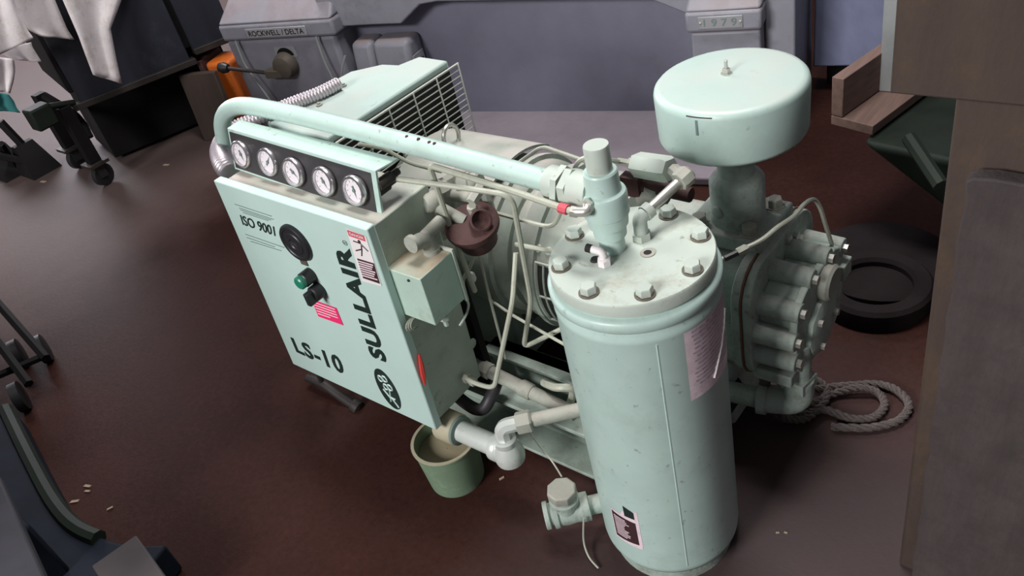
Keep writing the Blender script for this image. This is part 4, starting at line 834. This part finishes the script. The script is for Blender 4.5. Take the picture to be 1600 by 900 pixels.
# ================================================================== left edge and lower left foreground
ct = thing('iron_trolley', at(45, 560, Z=0), 'dark iron trolley with small wheels at the left edge', 'trolley')
t0, t1 = at(-20, 455, Z=.22), at(72, 560, Z=.10)
mb = MB(); mb.tube([t0, t1], .016, 6); obj('trolley_bar', mb, M_frame, ct)
mb = MB(); mb.tube([at(-30, 500, Z=.22), at(45, 600, Z=.10)], .016, 6); obj('trolley_bar', mb, M_frame, ct)
mb = MB(); mb.tube([at(-10, 590, Z=.1), at(72, 555, Z=.1)], .014, 6); obj('trolley_axle', mb, M_frame, ct)
for p in ((28, 552), (66, 545), (30, 620)):
    q = at(*p, Z=.05); mb = MB(); mb.rev(q, (.4, 1, 0), [(.03, -.018), (.052, -.014), (.052, .014), (.03, .018)], 18); obj('trolley_wheel', mb, M_black, ct)
bs = thing('machine_pedestal', Vector((-1.95, .1, 0)), 'dark blue-grey curved machine foot in the lower left corner', 'machine foot')
o1_ = [at(20, 640, Z=.10), at(60, 720, Z=.10), at(100, 790, Z=.10), at(140, 830, Z=.10), at(200, 850, Z=.10), at(260, 850, Z=.10)]
ol = spline(o1_, 6); back = [at(150, 990, Z=.10), at(-150, 900, Z=.10), at(-120, 640, Z=.10)]
mb = MB(); mb.prism([Vector((p.x, p.y, 0)) for p in ol + back], (0, 0, .10)); obj('foot_casting', mb, M_bluegrey, bs, bevel=.012, seg=3)
oi = [p + Vector((-.05, -.03, 0)) for p in ol[:-6]]
mb = MB(); mb.tube([p + Vector((-.025, -.012, .0)) for p in ol[:22]], .022, 8); obj('foot_rim', mb, M_dkgreen, bs)
mb = MB(); mb.box((-3.2, -.85, 0), (-1.86, -.42, 1.75)); obj('unseen_shade_column', mb, M_bluegrey, bs, bevel=.03, seg=3)  # column added out of view to shade the lower-left floor
z = .30; s_ = [at(-40, 700, Z=z), at(-2, 742, Z=z), at(72, 905, Z=z), at(20, 960, Z=z), at(-120, 860, Z=z)]
mb = MB(); mb.prism(s_, (0, 0, -.03)); obj('slab_top', mb, M_slab, bs, bevel=.006)
mb = MB(); cs = sum(s_, Vector((0, 0, 0))) / 5; mb.box((cs.x - .06, cs.y - .06, .09), (cs.x + .06, cs.y + .06, .28)); obj('slab_post', mb, M_bluegrey, bs, bevel=.01)
z = .135; c_ = [at(143, 884, Z=z), at(212, 836, Z=z), at(262, 905, Z=z), at(190, 960, Z=z)]
mb = MB(); mb.prism(c_, (0, 0, -.03)); tag(obj('cardboard_sheet', mb, M_paper, bevel=.003), 'grey cardboard piece lying on the dark machine foot', 'cardboard')

# wood chips scattered on the floor
chips = [(137, 760, .4, .013, 'pair of'), (137, 768, .5, .010, ''), (117, 784, .7, .014, ''), (172, 795, 1.2, .009, ''), (68, 284, .2, .022, ''), (260, 258, .3, .02, ''), (784, 748, 1.2, .008, ''), (1215, 833, .6, .004, ''), (1228, 833, .2, .004, '')]
names = ['upper pale wood chip of the close pair at the lower left', 'lower pale wood chip of the close pair at the lower left', 'long wood chip just below the close pair at the lower left', 'short dull wood chip right of the long chip', 'pale wood chip on the floor near the iron stand', 'pale wood chip on the floor right of the bench caster', 'small pale chip beside the silver elbow on the floor', 'tiny pale crumb right of the tank foot', 'second tiny pale crumb right of the tank foot']
for (px, py, a, sz, _), nm in zip(chips, names):
    p = at(px, py, Z=.0); mb = MB(); c, n_ = Vector((math.cos(a), math.sin(a), 0)), Vector((-math.sin(a), math.cos(a), 0))
    k = [p + c * sz * x + n_ * sz * .35 * y for x, y in ((-1, -.8), (.8, -1), (1, .7), (-.7, 1))]
    mb.prism(k, (0, 0, .003)); tag(obj('wood_chip', mb, M_chip), nm, 'chip', 'wood chips scattered on the floor')
